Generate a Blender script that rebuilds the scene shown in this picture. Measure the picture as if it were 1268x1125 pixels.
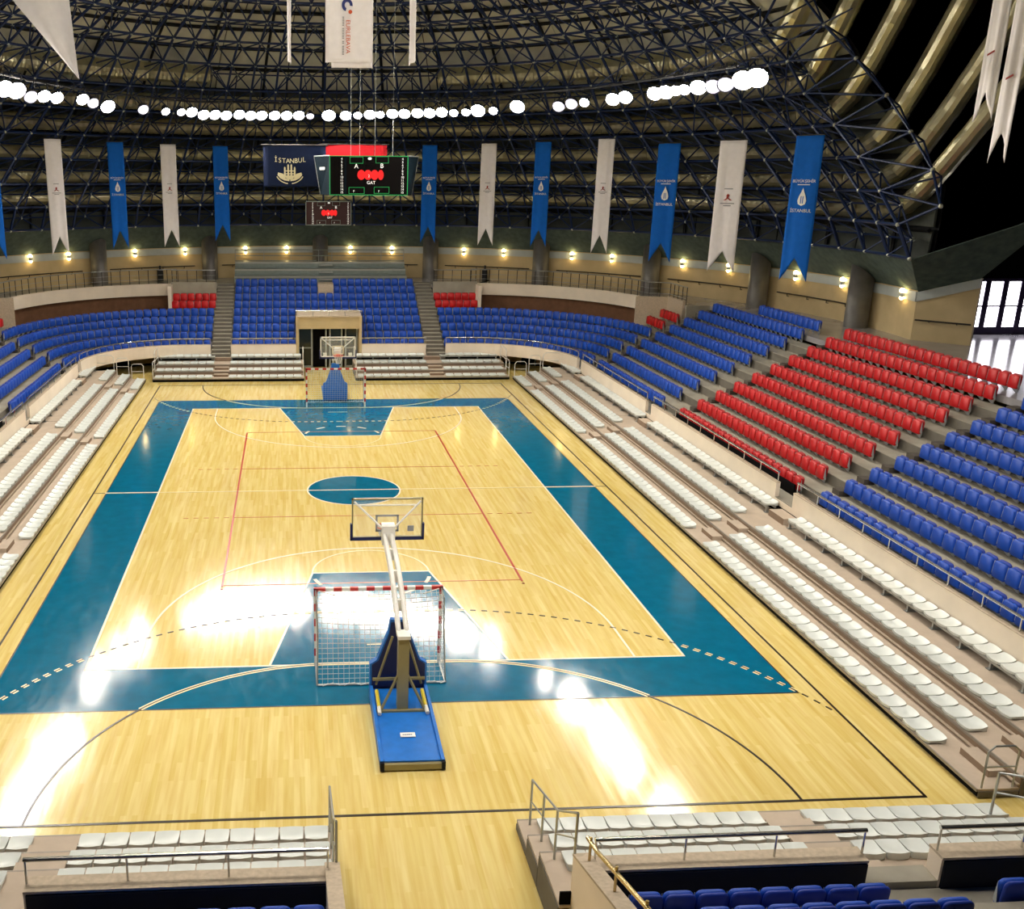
import bpy, math, random
from mathutils import Vector, Matrix
random.seed(7)
S = bpy.context.scene
COL = S.collection
for o in list(bpy.data.objects):
    bpy.data.objects.remove(o)
PI = math.pi
rad = math.radians

# ------------------------------------------------------------------ camera
FPX, CX, CY = 1199.84, 430.70, 566.92
CAM = Vector((-2.3769, -35.7955, 11.6682))
ya, pb, rc = 0.05962, 0.28171, 0.00439
Fv = Vector((math.sin(ya) * math.cos(pb), math.cos(ya) * math.cos(pb), -math.sin(pb)))
R0 = Vector((math.cos(ya), -math.sin(ya), 0))
U0 = R0.cross(Fv)
Rv = R0 * math.cos(rc) + U0 * math.sin(rc)
Uv = U0 * math.cos(rc) - R0 * math.sin(rc)
cd = bpy.data.cameras.new('camera')
cam = bpy.data.objects.new('camera', cd)
COL.objects.link(cam)
cam.matrix_world = Matrix(((Rv.x, Uv.x, -Fv.x, CAM.x), (Rv.y, Uv.y, -Fv.y, CAM.y), (Rv.z, Uv.z, -Fv.z, CAM.z), (0, 0, 0, 1)))
cd.sensor_fit = 'HORIZONTAL'
cd.sensor_width = 36.0
cd.lens = FPX / 1268 * 36.0
cd.shift_x = 0.5 - CX / 1268
cd.shift_y = (CY - 562.5) / 1268
cd.clip_start = 0.1
cd.clip_end = 300
S.camera = cam

# ------------------------------------------------------------------ world, exposure
LAMP = 222.0          # emission of the floodlight lenses
W = bpy.data.worlds.new('world')
S.world = W
W.use_nodes = True
W.node_tree.nodes['Background'].inputs[0].default_value = (0.6, 0.7, 0.85, 1)
W.node_tree.nodes['Background'].inputs[1].default_value = 0.02
S.view_settings.view_transform = 'Standard'
S.view_settings.look = 'None'
S.view_settings.exposure = 0.0
S.view_settings.gamma = 1.0
S.view_settings.use_curve_mapping = False
S.cycles.max_bounces = 5
S.cycles.diffuse_bounces = 3
S.cycles.glossy_bounces = 3
S.cycles.transparent_max_bounces = 12
S.cycles.sample_clamp_indirect = 6.0
S.cycles.caustics_reflective = False
S.cycles.caustics_refractive = False
S.cycles.use_denoising = True


# ------------------------------------------------------------------ materials
def lin(c):
    def f(v):
        v /= 255.0
        return v / 12.92 if v <= 0.04045 else ((v + 0.055) / 1.055) ** 2.4
    return (f(c[0]), f(c[1]), f(c[2]), 1)


def mat(name, col, rough=0.5, metal=0.0, var=0.08, scale=4.0, spec=0.5, coat=0.0, emit=None, estr=0.0, alpha=None, trans=0.0, bump=0.0):
    m = bpy.data.materials.new(name)
    m.use_nodes = True
    nt = m.node_tree
    b = nt.nodes['Principled BSDF']
    c = lin(col)
    b.inputs['Roughness'].default_value = rough
    b.inputs['Metallic'].default_value = metal
    b.inputs['Specular IOR Level'].default_value = spec
    b.inputs['Coat Weight'].default_value = coat
    b.inputs['Coat Roughness'].default_value = 0.08
    b.inputs['Transmission Weight'].default_value = trans
    if emit:
        b.inputs['Emission Color'].default_value = lin(emit)
        b.inputs['Emission Strength'].default_value = estr
    if alpha is not None:
        b.inputs['Alpha'].default_value = alpha
    if var > 0:
        tc = nt.nodes.new('ShaderNodeTexCoord')
        nz = nt.nodes.new('ShaderNodeTexNoise')
        nz.inputs['Scale'].default_value = scale
        nz.inputs['Detail'].default_value = 3
        nt.links.new(tc.outputs['Object'], nz.inputs['Vector'])
        rp = nt.nodes.new('ShaderNodeValToRGB')
        rp.color_ramp.elements[0].position = 0.3
        rp.color_ramp.elements[1].position = 0.7
        rp.color_ramp.elements[0].color = tuple(max(0, v * (1 - var)) for v in c[:3]) + (1,)
        rp.color_ramp.elements[1].color = tuple(min(1, v * (1 + var)) for v in c[:3]) + (1,)
        nt.links.new(nz.outputs['Fac'], rp.inputs['Fac'])
        nt.links.new(rp.outputs['Color'], b.inputs['Base Color'])
        if bump > 0:
            bp = nt.nodes.new('ShaderNodeBump')
            bp.inputs['Strength'].default_value = bump
            bp.inputs['Distance'].default_value = 0.02
            nt.links.new(nz.outputs['Fac'], bp.inputs['Height'])
            nt.links.new(bp.outputs['Normal'], b.inputs['Normal'])
    else:
        b.inputs['Base Color'].default_value = c
    return m


def gloss_noise(m, lo, hi, sx, sy, bump=0.0):
    """streaky gloss along the boards for the lacquered hall floor"""
    nt = m.node_tree
    b = nt.nodes['Principled BSDF']
    tc = nt.nodes.new('ShaderNodeTexCoord')
    mp = nt.nodes.new('ShaderNodeMapping')
    mp.inputs['Scale'].default_value = (sx, sy, 1)
    nz = nt.nodes.new('ShaderNodeTexNoise')
    nz.inputs['Scale'].default_value = 1.0
    nz.inputs['Detail'].default_value = 4
    mr = nt.nodes.new('ShaderNodeMapRange')
    mr.inputs['From Min'].default_value = 0.3
    mr.inputs['From Max'].default_value = 0.7
    mr.inputs['To Min'].default_value = lo
    mr.inputs['To Max'].default_value = hi
    nt.links.new(tc.outputs['Object'], mp.inputs['Vector'])
    nt.links.new(mp.outputs['Vector'], nz.inputs['Vector'])
    nt.links.new(nz.outputs['Fac'], mr.inputs['Value'])
    nt.links.new(mr.outputs['Result'], b.inputs['Roughness'])
    bp = nt.nodes.new('ShaderNodeBump')
    bp.inputs['Strength'].default_value = bump
    bp.inputs['Distance'].default_value = 0.01
    if bump > 0:
        nt.links.new(nz.outputs['Fac'], bp.inputs['Height'])
        nt.links.new(bp.outputs['Normal'], b.inputs['Normal'])


def wood_mat():
    m = bpy.data.materials.new('maple_parquet')
    m.use_nodes = True
    nt = m.node_tree
    b = nt.nodes['Principled BSDF']
    tc = nt.nodes.new('ShaderNodeTexCoord')
    mp = nt.nodes.new('ShaderNodeMapping')
    mp.inputs['Rotation'].default_value = (0, 0, PI / 2)
    nt.links.new(tc.outputs['Object'], mp.inputs['Vector'])
    br = nt.nodes.new('ShaderNodeTexBrick')
    br.offset = 0.37
    br.inputs['Scale'].default_value = 1.0
    br.inputs['Brick Width'].default_value = 1.7
    br.inputs['Row Height'].default_value = 0.11
    br.inputs['Mortar Size'].default_value = 0.0
    br.inputs['Color1'].default_value = lin((225, 202, 122))
    br.inputs['Color2'].default_value = lin((235, 217, 148))
    br.inputs['Mortar'].default_value = lin((215, 176, 84))
    nt.links.new(mp.outputs['Vector'], br.inputs['Vector'])
    mp2 = nt.nodes.new('ShaderNodeMapping')
    mp2.inputs['Scale'].default_value = (9, 0.5, 1)
    nt.links.new(tc.outputs['Object'], mp2.inputs['Vector'])
    nz = nt.nodes.new('ShaderNodeTexNoise')
    nz.inputs['Scale'].default_value = 1.0
    nz.inputs['Detail'].default_value = 6
    nt.links.new(mp2.outputs['Vector'], nz.inputs['Vector'])
    rp = nt.nodes.new('ShaderNodeValToRGB')
    rp.color_ramp.elements[0].position = 0.28
    rp.color_ramp.elements[0].color = lin((224, 190, 112))
    rp.color_ramp.elements[1].position = 0.62
    rp.color_ramp.elements[1].color = (1, 1, 1, 1)
    nt.links.new(nz.outputs['Fac'], rp.inputs['Fac'])
    mx = nt.nodes.new('ShaderNodeMix')
    mx.data_type = 'RGBA'
    mx.blend_type = 'MULTIPLY'
    mx.inputs[0].default_value = 0.45
    nt.links.new(br.outputs['Color'], mx.inputs[6])
    nt.links.new(rp.outputs['Color'], mx.inputs[7])
    nt.links.new(mx.outputs[2], b.inputs['Base Color'])
    b.inputs['Specular IOR Level'].default_value = 0.5
    return m


M = {}
M['wood'] = wood_mat()
gloss_noise(M['wood'], 0.09, 0.15, 9, 0.6, 0.05)
M['paint_blue'] = mat('teal_floor_paint', (8, 104, 138), 0.2, var=0.10, scale=2.5)
gloss_noise(M['paint_blue'], 0.08, 0.13, 5, 1.5)
M['line_white'] = mat('white_line_paint', (236, 226, 200), 0.3, var=0.03)
M['line_pale'] = mat('pale_line_paint', (236, 224, 176), 0.3, var=0.03)
M['line_black'] = mat('black_line_paint', (38, 26, 16), 0.3, var=0.1)
M['line_red'] = mat('red_line_paint', (186, 46, 14), 0.3, var=0.05)
M['line_thin_red'] = mat('faded_red_line_paint', (196, 110, 50), 0.3, var=0.05)
M['line_yellow'] = mat('yellow_line_paint', (246, 228, 172), 0.3, var=0.03)
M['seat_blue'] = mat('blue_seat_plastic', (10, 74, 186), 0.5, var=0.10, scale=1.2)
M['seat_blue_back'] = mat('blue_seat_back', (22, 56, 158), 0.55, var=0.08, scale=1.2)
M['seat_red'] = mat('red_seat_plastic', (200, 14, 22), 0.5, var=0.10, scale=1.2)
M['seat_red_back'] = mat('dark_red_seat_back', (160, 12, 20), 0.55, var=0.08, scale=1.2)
M['seat_white'] = mat('white_seat_plastic', (216, 222, 219), 0.35, var=0.04, scale=2)
M['bracket'] = mat('pale_bracket_metal', (190, 195, 200), 0.35, 0.3, var=0.05)
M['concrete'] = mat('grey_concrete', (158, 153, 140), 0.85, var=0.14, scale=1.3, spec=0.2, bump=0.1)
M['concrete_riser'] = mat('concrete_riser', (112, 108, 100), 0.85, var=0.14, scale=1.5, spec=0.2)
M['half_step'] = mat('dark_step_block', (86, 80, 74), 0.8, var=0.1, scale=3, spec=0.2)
M['parapet'] = mat('cream_parapet_render', (240, 226, 208), 0.8, var=0.05, scale=1.0, spec=0.2)
M['coping'] = mat('pale_stone_coping', (196, 180, 158), 0.8, var=0.12, scale=12, spec=0.2)
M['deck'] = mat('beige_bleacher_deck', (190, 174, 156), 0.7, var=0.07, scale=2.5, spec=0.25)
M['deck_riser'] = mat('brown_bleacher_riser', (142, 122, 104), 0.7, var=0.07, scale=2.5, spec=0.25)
M['edge_trim'] = mat('grey_deck_nosing', (150, 142, 132), 0.5, 0.3, var=0.05)
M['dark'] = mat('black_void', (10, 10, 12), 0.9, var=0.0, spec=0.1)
M['navy'] = mat('dark_navy_panel', (14, 20, 34), 0.6, var=0.15, spec=0.2)
M['steel'] = mat('grey_steel_tube', (168, 172, 172), 0.3, 0.7, var=0.04)
M['steel_dark'] = mat('dark_steel_rail', (44, 42, 40), 0.45, 0.4, var=0.05)
M['chrome'] = mat('polished_steel_rail', (215, 215, 210), 0.16, 0.9, var=0.02)
M['brass'] = mat('brass_toned_rail', (190, 168, 118), 0.25, 0.8, var=0.03)
M['white_paint'] = mat('white_gloss_paint', (232, 230, 224), 0.3, var=0.03)
M['wall_beige'] = mat('beige_wall_render', (194, 174, 134), 0.85, var=0.08, scale=1.2, spec=0.2)
M['passage'] = mat('pale_passage_wall', (232, 208, 160), 0.85, var=0.06, scale=1.2, spec=0.2)
M['wall_brown'] = mat('brown_wall_panel', (118, 84, 62), 0.8, var=0.12, scale=3, spec=0.2)
M['trim_white'] = mat('pale_trim', (176, 184, 184), 0.7, var=0.04)
M['soffit'] = mat('dark_green_soffit', (84, 98, 94), 0.85, var=0.2, scale=3, spec=0.15)
M['column'] = mat('grey_metal_column', (112, 110, 108), 0.5, 0.35, var=0.18, scale=1.5)
M['truss'] = mat('blue_truss_paint', (17, 40, 84), 0.45, 0.1, var=0.1)
M['node'] = mat('pale_truss_node', (190, 194, 180), 0.35, 0.3, var=0.05)
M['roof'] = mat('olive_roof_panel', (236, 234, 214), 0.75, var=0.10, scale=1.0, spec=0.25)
M['roof_dark'] = mat('dark_lower_panel', (84, 88, 84), 0.85, var=0.12, scale=1.0, spec=0.1)  # darker tone for the lower roof panels
M['purlin'] = mat('dark_purlin', (14, 16, 20), 0.7, var=0.0)
M['duct'] = mat('spiral_duct_metal', (196, 190, 156), 0.28, 0.78, var=0.06, scale=2)
M['unlit_wall'] = mat('unlit_hall_black', (7, 7, 9), 0.9, var=0.0, spec=0.05)  # black colour stands in for the lack of light out there
M['lens'] = mat('lit_floodlight_lens', (255, 255, 255), 0.5, var=0, emit=(255, 246, 232), estr=LAMP)
M['lens_added'] = mat('added_uplight_lens', (255, 255, 255), 0.5, var=0, emit=(255, 246, 232), estr=LAMP * 1.7)
M['lens_dim'] = mat('dim_floodlight_lens', (240, 240, 240), 0.3, var=0, emit=(245, 240, 255), estr=1.2)
M['lamp_body'] = mat('black_lamp_housing', (26, 28, 40), 0.4, 0.3, var=0.05)
M['sconce'] = mat('warm_sconce_glow', (255, 230, 170), 0.5, var=0, emit=(255, 222, 150), estr=26)
M['cloth_white'] = mat('white_banner_cloth', (242, 238, 242), 0.8, var=0.03, spec=0.2)
M['cloth_blue'] = mat('blue_banner_cloth', (16, 98, 196), 0.8, var=0.05, spec=0.2)
M['cloth_navy'] = mat('navy_banner_cloth', (13, 27, 58), 0.8, var=0.08, spec=0.2)
M['cloth_red'] = mat('red_banner_cloth', (158, 14, 24), 0.8, var=0.04, spec=0.2)
M['print_white'] = mat('white_print', (238, 238, 232), 0.7, var=0)
M['print_cream'] = mat('cream_print', (222, 214, 178), 0.7, var=0)
M['print_red'] = mat('dark_red_print', (150, 40, 34), 0.7, var=0)
M['print_orange'] = mat('orange_red_print', (206, 82, 40), 0.7, var=0)
M['print_navy'] = mat('navy_print', (36, 50, 120), 0.7, var=0)
M['print_grey'] = mat('grey_print', (150, 150, 158), 0.7, var=0)
M['board_face'] = mat('black_scoreboard_face', (10, 7, 8), 0.8, var=0.0, spec=0.1)
M['board_face_red'] = mat('dark_maroon_scoreboard_face', (44, 14, 16), 0.8, var=0.1)
M['board_side'] = mat('dark_teal_scoreboard_side', (8, 24, 34), 0.8, var=0.05, spec=0.1)
M['led_green'] = mat('green_led_strip', (20, 140, 70), 0.4, var=0, emit=(24, 160, 80), estr=0.5)
M['led_red'] = mat('red_led_digits', (60, 4, 4), 0.6, var=0, emit=(255, 14, 22), estr=0.95)
M['led_white'] = mat('lit_white_digits', (235, 235, 230), 0.5, var=0, emit=(255, 255, 250), estr=0.6)
M['hoop_blue'] = mat('blue_padding', (22, 112, 204), 0.45, var=0.08, scale=5)
M['pad_navy'] = mat('navy_padding', (22, 32, 84), 0.5, var=0.05)
M['olive_steel'] = mat('olive_grey_post', (146, 138, 100), 0.4, 0.2, var=0.06)
M['orange'] = mat('orange_rim', (214, 70, 40), 0.4, var=0)
M['glass'] = mat('clear_glass', (236, 240, 236), 0.05, var=0, alpha=0.12)
M['dark_glass'] = mat('dark_door_glass', (40, 46, 44), 0.06, var=0.25, scale=1.2)
M['net'] = mat('white_net_cord', (226, 228, 224), 0.7, var=0)
M['net_blue'] = mat('pale_goal_net', (214, 224, 232), 0.7, var=0)
M['post_red'] = mat('red_post_band', (186, 34, 34), 0.4, var=0)
M['window'] = mat('daylit_window_pane', (255, 255, 255), 0.4, var=0, emit=(250, 246, 255), estr=7.0)
M['frame_dark'] = mat('dark_window_frame', (40, 24, 62), 0.5, var=0)
M['lobby'] = mat('polished_lobby_floor', (150, 148, 152), 0.16, var=0.1, scale=1)
M['bin'] = mat('dark_bin_metal', (40, 42, 46), 0.4, 0.4, var=0.05)
M['yellow_tape'] = mat('yellow_cylinder', (222, 200, 60), 0.4, var=0)
M['sb_metal'] = mat('grey_green_bench_metal', (128, 140, 136), 0.45, 0.3, var=0.08)

# ------------------------------------------------------------------ mesh builder
OFF = {}


class MB:
    def __init__(s):
        s.v = []
        s.f = []
        s.smooth = False

    def add(s, vs, fs):
        n = len(s.v)
        s.v += [tuple(p) for p in vs]
        s.f += [tuple(i + n for i in q) for q in fs]
        return s

    def box(s, a, b):
        x0, x1 = sorted((a[0], b[0])); y0, y1 = sorted((a[1], b[1])); z0, z1 = sorted((a[2], b[2]))
        return s.add([(x0, y0, z0), (x1, y0, z0), (x1, y1, z0), (x0, y1, z0), (x0, y0, z1), (x1, y0, z1), (x1, y1, z1), (x0, y1, z1)],
                     [(0, 3, 2, 1), (4, 5, 6, 7), (0, 1, 5, 4), (1, 2, 6, 5), (2, 3, 7, 6), (3, 0, 4, 7)])

    def hexa(s, p):     # eight corners: bottom four, top four
        return s.add(p, [(0, 3, 2, 1), (4, 5, 6, 7), (0, 1, 5, 4), (1, 2, 6, 5), (2, 3, 7, 6), (3, 0, 4, 7)])

    def bar(s, p, q, r, n=6, cap=True):
        p = Vector(p); q = Vector(q); d = (q - p)
        if d.length < 1e-6:
            return s
        d.normalize()
        u = d.cross(Vector((0, 0, 1)))
        if u.length < 1e-3:
            u = Vector((1, 0, 0))
        u.normalize(); w = d.cross(u)
        vs = []
        for c in (p, q):
            for i in range(n):
                a = 2 * PI * i / n + PI / n
                vs.append(c + (u * math.cos(a) + w * math.sin(a)) * r)
        fs = [(i, (i + 1) % n, n + (i + 1) % n, n + i) for i in range(n)]
        if cap:
            fs += [tuple(range(n - 1, -1, -1)), tuple(range(n, 2 * n))]
        return s.add(vs, fs)

    def tube(s, pts, r, n=8, ribs=None):
        pts = [Vector(p) for p in pts]
        rings = []
        for i, p in enumerate(pts):
            d = (pts[min(i + 1, len(pts) - 1)] - pts[max(i - 1, 0)]).normalized()
            u = d.cross(Vector((0, 0, 1)))
            if u.length < 1e-3:
                u = Vector((1, 0, 0))
            u.normalize(); w = d.cross(u)
            rr = r * (ribs if (ribs and i % 2) else 1)
            rings.append([p + (u * math.cos(2 * PI * j / n) + w * math.sin(2 * PI * j / n)) * rr for j in range(n)])
        vs = [q for ring in rings for q in ring]
        fs = []
        for i in range(len(pts) - 1):
            for j in range(n):
                k = (j + 1) % n
                fs.append((i * n + j, i * n + k, (i + 1) * n + k, (i + 1) * n + j))
        m = (len(pts) - 1) * n
        fs += [tuple(range(n - 1, -1, -1)), tuple(range(m, m + n))]
        return s.add(vs, fs)

    def poly(s, pts):
        return s.add(pts, [tuple(range(len(pts)))])

    def prism(s, pts, z0, z1):   # convex-ish outline in xy
        n = len(pts)
        vs = [(p[0], p[1], z0) for p in pts] + [(p[0], p[1], z1) for p in pts]
        fs = [tuple(range(n - 1, -1, -1)), tuple(range(n, 2 * n))] + [(i, (i + 1) % n, n + (i + 1) % n, n + i) for i in range(n)]
        return s.add(vs, fs)

    def strip(s, A, B, z0, z1):   # solid between two polylines (xy), from z0 to z1
        n = len(A)
        vs = []
        for z in (z0, z1):
            vs += [(p[0], p[1], z) for p in A] + [(p[0], p[1], z) for p in B]
        fs = []
        for i in range(n - 1):
            a, b, c, d = i, i + 1, n + i + 1, n + i
            fs += [(a, d, c, b), (2 * n + a, 2 * n + b, 2 * n + c, 2 * n + d), (a, b, 2 * n + b, 2 * n + a), (d, 2 * n + d, 2 * n + c, c)]
        fs += [(0, 2 * n, 3 * n, n), (n - 1, 2 * n - 1, 4 * n - 1, 3 * n - 1)]
        return s.add(vs, fs)

    def ball(s, c, r, n=6, m=4):
        vs = [(c[0], c[1], c[2] - r)]
        for i in range(1, m):
            t = -PI / 2 + PI * i / m
            for j in range(n):
                vs.append((c[0] + r * math.cos(t) * math.cos(2 * PI * j / n), c[1] + r * math.cos(t) * math.sin(2 * PI * j / n), c[2] + r * math.sin(t)))
        vs.append((c[0], c[1], c[2] + r))
        fs = [(0, 1 + (j + 1) % n, 1 + j) for j in range(n)]
        for i in range(m - 2):
            for j in range(n):
                k = (j + 1) % n
                fs.append((1 + i * n + j, 1 + i * n + k, 1 + (i + 1) * n + k, 1 + (i + 1) * n + j))
        e = len(vs) - 1; b = 1 + (m - 2) * n
        fs += [(b + j, b + (j + 1) % n, e) for j in range(n)]
        return s.add(vs, fs)

    def mesh(s, name, m):
        me = bpy.data.meshes.new(name)
        me.from_pydata(s.v, [], s.f)
        if s.smooth:
            for p in me.polygons:
                p.use_smooth = True
        if m:
            me.materials.append(m)
        me.update()
        return me

    def build(s, name, m, parent=None, label=None, kind=None):
        off = OFF.get(parent.name, Vector((0, 0, 0))) if parent else Vector((0, 0, 0))
        if off.length:
            s.v = [(p[0] - off.x, p[1] - off.y, p[2] - off.z) for p in s.v]
        o = bpy.data.objects.new(name, s.mesh(name, m))
        COL.objects.link(o)
        if parent:
            o.parent = parent
        OFF[o.name] = off
        if label:
            o['label'] = label
        if kind:
            o['kind'] = kind
        return o


def tag(o, label, cat, group=None):
    o['label'] = label
    o['category'] = cat
    if group:
        o['group'] = group
    return o


def thing(name, label, cat, loc=(0, 0, 0), group=None):
    o = bpy.data.objects.new(name, None)
    COL.objects.link(o)
    o.location = loc
    OFF[o.name] = Vector(loc)
    o.empty_display_size = 0.2
    return tag(o, label, cat, group)


def struct(name, mb, m):
    o = mb.build(name, m)
    o['kind'] = 'structure'
    return o


def sempty(name, loc=(0, 0, 0)):
    o = bpy.data.objects.new(name, None)
    COL.objects.link(o)
    o.location = loc
    OFF[o.name] = Vector(loc)
    o['kind'] = 'structure'
    return o


TEXTS = []


def text(body, size, name, m, parent, origin, ux, uy, label=None, align='CENTER'):
    """flat lettering: origin is the middle of the line, ux its reading direction, uy its up direction (world)"""
    cu = bpy.data.curves.new(name, 'FONT')
    cu.body = body
    cu.size = size
    cu.align_x = align
    cu.align_y = 'CENTER'
    cu.extrude = 0.004
    cu.materials.append(m)
    o = bpy.data.objects.new(name, cu)
    COL.objects.link(o)
    ux = Vector(ux).normalized(); uy = Vector(uy).normalized(); uz = ux.cross(uy)
    off = OFF.get(parent.name, Vector((0, 0, 0)))
    o.parent = parent
    g = Vector(origin) - off
    o.matrix_local = Matrix(((ux.x, uy.x, uz.x, g.x), (ux.y, uy.y, uz.y, g.y), (ux.z, uy.z, uz.z, g.z), (0, 0, 0, 1)))
    OFF[o.name] = off
    TEXTS.append(o)
    if label:
        o['label'] = label
    return o


ORD = ['zeroth', 'first', 'second', 'third', 'fourth', 'fifth', 'sixth', 'seventh', 'eighth', 'ninth', 'tenth', 'eleventh', 'twelfth', 'thirteenth',
       'fourteenth', 'fifteenth', 'sixteenth', 'seventeenth', 'eighteenth', 'nineteenth', 'twentieth'] + ['twenty-' + w for w in
       ('first', 'second', 'third', 'fourth', 'fifth', 'sixth', 'seventh', 'eighth', 'ninth')] + ['thirtieth'] + ['thirty-' + w for w in
       ('first', 'second', 'third', 'fourth', 'fifth', 'sixth', 'seventh', 'eighth', 'ninth')] + ['fortieth']


def arc(cx, cy, r, a0, a1, n):
    return [(cx + r * math.cos(rad(a0 + (a1 - a0) * i / n)), cy + r * math.sin(rad(a0 + (a1 - a0) * i / n))) for i in range(n + 1)]


# ------------------------------------------------------------------ hall shell (black for the unlit space beyond the dome)
HX, HY0, HY1, HZ = 46, -44, 46, 25
struct('ceiling_unlit_space', MB().box((-HX, HY0, HZ), (HX, HY1, HZ + 0.3)), M['unlit_wall'])
struct('wall_near_unlit_space', MB().box((-HX, HY0 - 0.3, -0.3), (HX, HY0, HZ)), M['unlit_wall'])
struct('wall_far_unlit_space', MB().box((-HX, HY1, -0.3), (HX, HY1 + 0.3, HZ)), M['unlit_wall'])
struct('wall_left_unlit_space', MB().box((-HX - 0.3, HY0, -0.3), (-HX, HY1, HZ)), M['unlit_wall'])
struct('wall_right_unlit_space', MB().box((HX, HY0, -0.3), (HX + 0.3, HY1, HZ)), M['unlit_wall'])

# ------------------------------------------------------------------ playing floor and its lines
floor = struct('floor', MB().box((-HX, HY0, -0.2), (HX, HY1, 0)), M['wood'])
ZL = 0.004


def ring_rect(mb, xo, yo, xi, yi, z):
    for a, b in (((-xo, -yo), (xo, -yi)), ((-xo, yi), (xo, yo)), ((-xo, -yi), (-xi, yi)), ((xi, -yi), (xo, yi))):
        mb.box((a[0], a[1], 0.0015), (b[0], b[1], z + 0.003))
    return mb


ring_rect(MB(), 9.5, 15.95, 7.5, 14.0, 0.003).build('painted_border', M['paint_blue'], floor)
ring_rect(MB(), 9.53, 15.98, 9.49, 15.94, 0.0035).build('border_edge', M['line_black'], floor)
for sg in (-1, 1):
    MB().prism([(-3.0, sg * 14.0), (3.0, sg * 14.0), (1.8, sg * 8.2), (-1.8, sg * 8.2)][::-sg if sg > 0 else 1], 0.0015, 0.006).build('painted_key', M['paint_blue'], floor)
MB().prism(arc(0, 0, 1.8, 0, 360, 64)[:-1], 0.0015, 0.006).build('painted_circle', M['paint_blue'], floor)


def pline(pts, w, m, name='court_line', z=0.006):
    """painted line of width w along a polyline"""
    A, B = [], []
    P = [Vector((p[0], p[1])) for p in pts]
    for i, p in enumerate(P):
        d = (P[min(i + 1, len(P) - 1)] - P[max(i - 1, 0)]).normalized()
        n = Vector((-d.y, d.x)) * w / 2
        A.append(p + n); B.append(p - n)
    return MB().strip(A, B, 0.002, z + 0.004).build(name, m, floor)


# basketball (white)
wl = 0.06
ring_rect(MB(), 7.55, 14.05, 7.49, 13.99, 0.007).build('basketball_boundary', M['line_white'], floor)
pline([(-7.5, 0), (-1.8, 0)], wl, M['line_pale'])
pline([(1.8, 0), (7.5, 0)], wl, M['line_pale'])
pline([(-1.8, 0), (1.8, 0)], 0.07, M['line_white'])
for s in (-1, 1):
    pline([(s * 7.5, 0), (s * 9.5, 0)], 0.16, M['line_black'], z=0.0055)
    pline([(s * 7.5, 0), (s * 9.55, 0)], 0.10, M['line_white'], z=0.007)
    pline([(s * 9.5, 0), (s * 10, 0)], 0.04, M['line_black'])
pline(arc(0, 0, 1.8, 0, 360, 64), 0.06, M['line_white'])
for s in (-1, 1):
    pline([(-3, s * 14), (-1.8, s * 8.2)], wl, M['line_white'])
    pline([(3, s * 14), (1.8, s * 8.2)], wl, M['line_white'])
    pline([(-1.83, s * 8.2), (1.83, s * 8.2)], wl, M['line_white'])
    pline(arc(0, s * 8.2, 1.8, 0, -s * 180, 32), 0.05, M['line_pale'])
    hy = 12.425
    pline([(-6.25, s * 14), (-6.25, s * hy)] + arc(0, s * hy, 6.25, 180, 180 + s * 180, 48)[1:] + [(6.25, s * 14)], 0.06, M['line_white'])
    for k in range(5):          # broken half circle inside the key
        a0 = 14 + k * 34
        pline(arc(0, s * 8.2, 1.8, s * a0, s * (a0 + 15), 5), 0.11, M['line_white'], 'key_dash')
    # seven metre mark and four metre mark
    pline([(-0.5, s * 13.0), (0.5, s * 13.0)], 0.06, M['line_pale'], 'seven_metre_mark')
    pline([(-0.09, s * 16.0), (0.09, s * 16.0)], 0.06, M['line_yellow'], 'keeper_mark')
# volleyball (red)
for s in (-1, 1):
    pline([(s * 4.5, -9.12), (s * 4.5, 9.0)], 0.065, M['line_red'])
    pline([(-4.5, s * 9), (4.5, s * 9)], 0.045, M['line_thin_red'])
    pline([(-4.5, s * 3), (4.5, s * 3)], 0.04, M['line_thin_red'])
    for e in (-1, 1):
        for k in range(5):
            x0 = 4.65 + k * 0.36
            pline([(e * x0, s * 3), (e * (x0 + 0.18), s * 3)], 0.035, M['line_thin_red'], 'line_dash')
        MB().box((e * 4.5 - 0.04, -9.3, 0.0005), (e * 4.5 + 0.04, -9.22, 0.006)).build('line_dot', M['line_red'], floor)
# handball (black)
for s in (-1, 1):
    pline([(s * 10, -20), (s * 10, 20)], 0.055, M['line_black'])
    pline([(-10.02, s * 20), (10.02, s * 20)], 0.06, M['line_black'])
    P = arc(-1.5, s * 20, 6, 180, 180 + s * 90, 40) + arc(1.5, s * 20, 6, 180 + s * 90, 180 + s * 180, 40)
    pline(P, 0.05, M['line_black'], 'goal_area_line', 0.0085)
    Q = [p for p in P if abs(p[1]) < 15.95]
    pline(Q, 0.13, M['line_yellow'], 'goal_area_border', 0.0075)
    # nine metre broken line
    for k in range(80):
        L0 = k * 0.32
        # path along arc: half straight 1.5 then circle radius 9
        for e in (-1, 1):
            seg = []
            for t in (0, 0.08, 0.16):
                l = L0 + t
                if l < 1.5:
                    seg.append((e * l, s * 11.0))
                else:
                    a = (l - 1.5) / 9.0
                    seg.append((e * (1.5 + 9 * math.sin(a)), s * (20 - 9 * math.cos(a))))
            if abs(seg[2][0]) > 9.98:
                continue
            ax, ay = abs(seg[1][0]), abs(seg[1][1])
            onblue = (7.6 < ax < 9.5 and ay < 15.95) or (ax < 1.8 + 1.2 * (ay - 8.2) / 5.8 and ay < 14)
            if onblue:
                pline(seg, 0.13, M['line_yellow'], 'nine_metre_border', 0.0075)
            pline(seg, 0.045, M['line_black'], 'nine_metre_dash', 0.0085)

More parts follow.
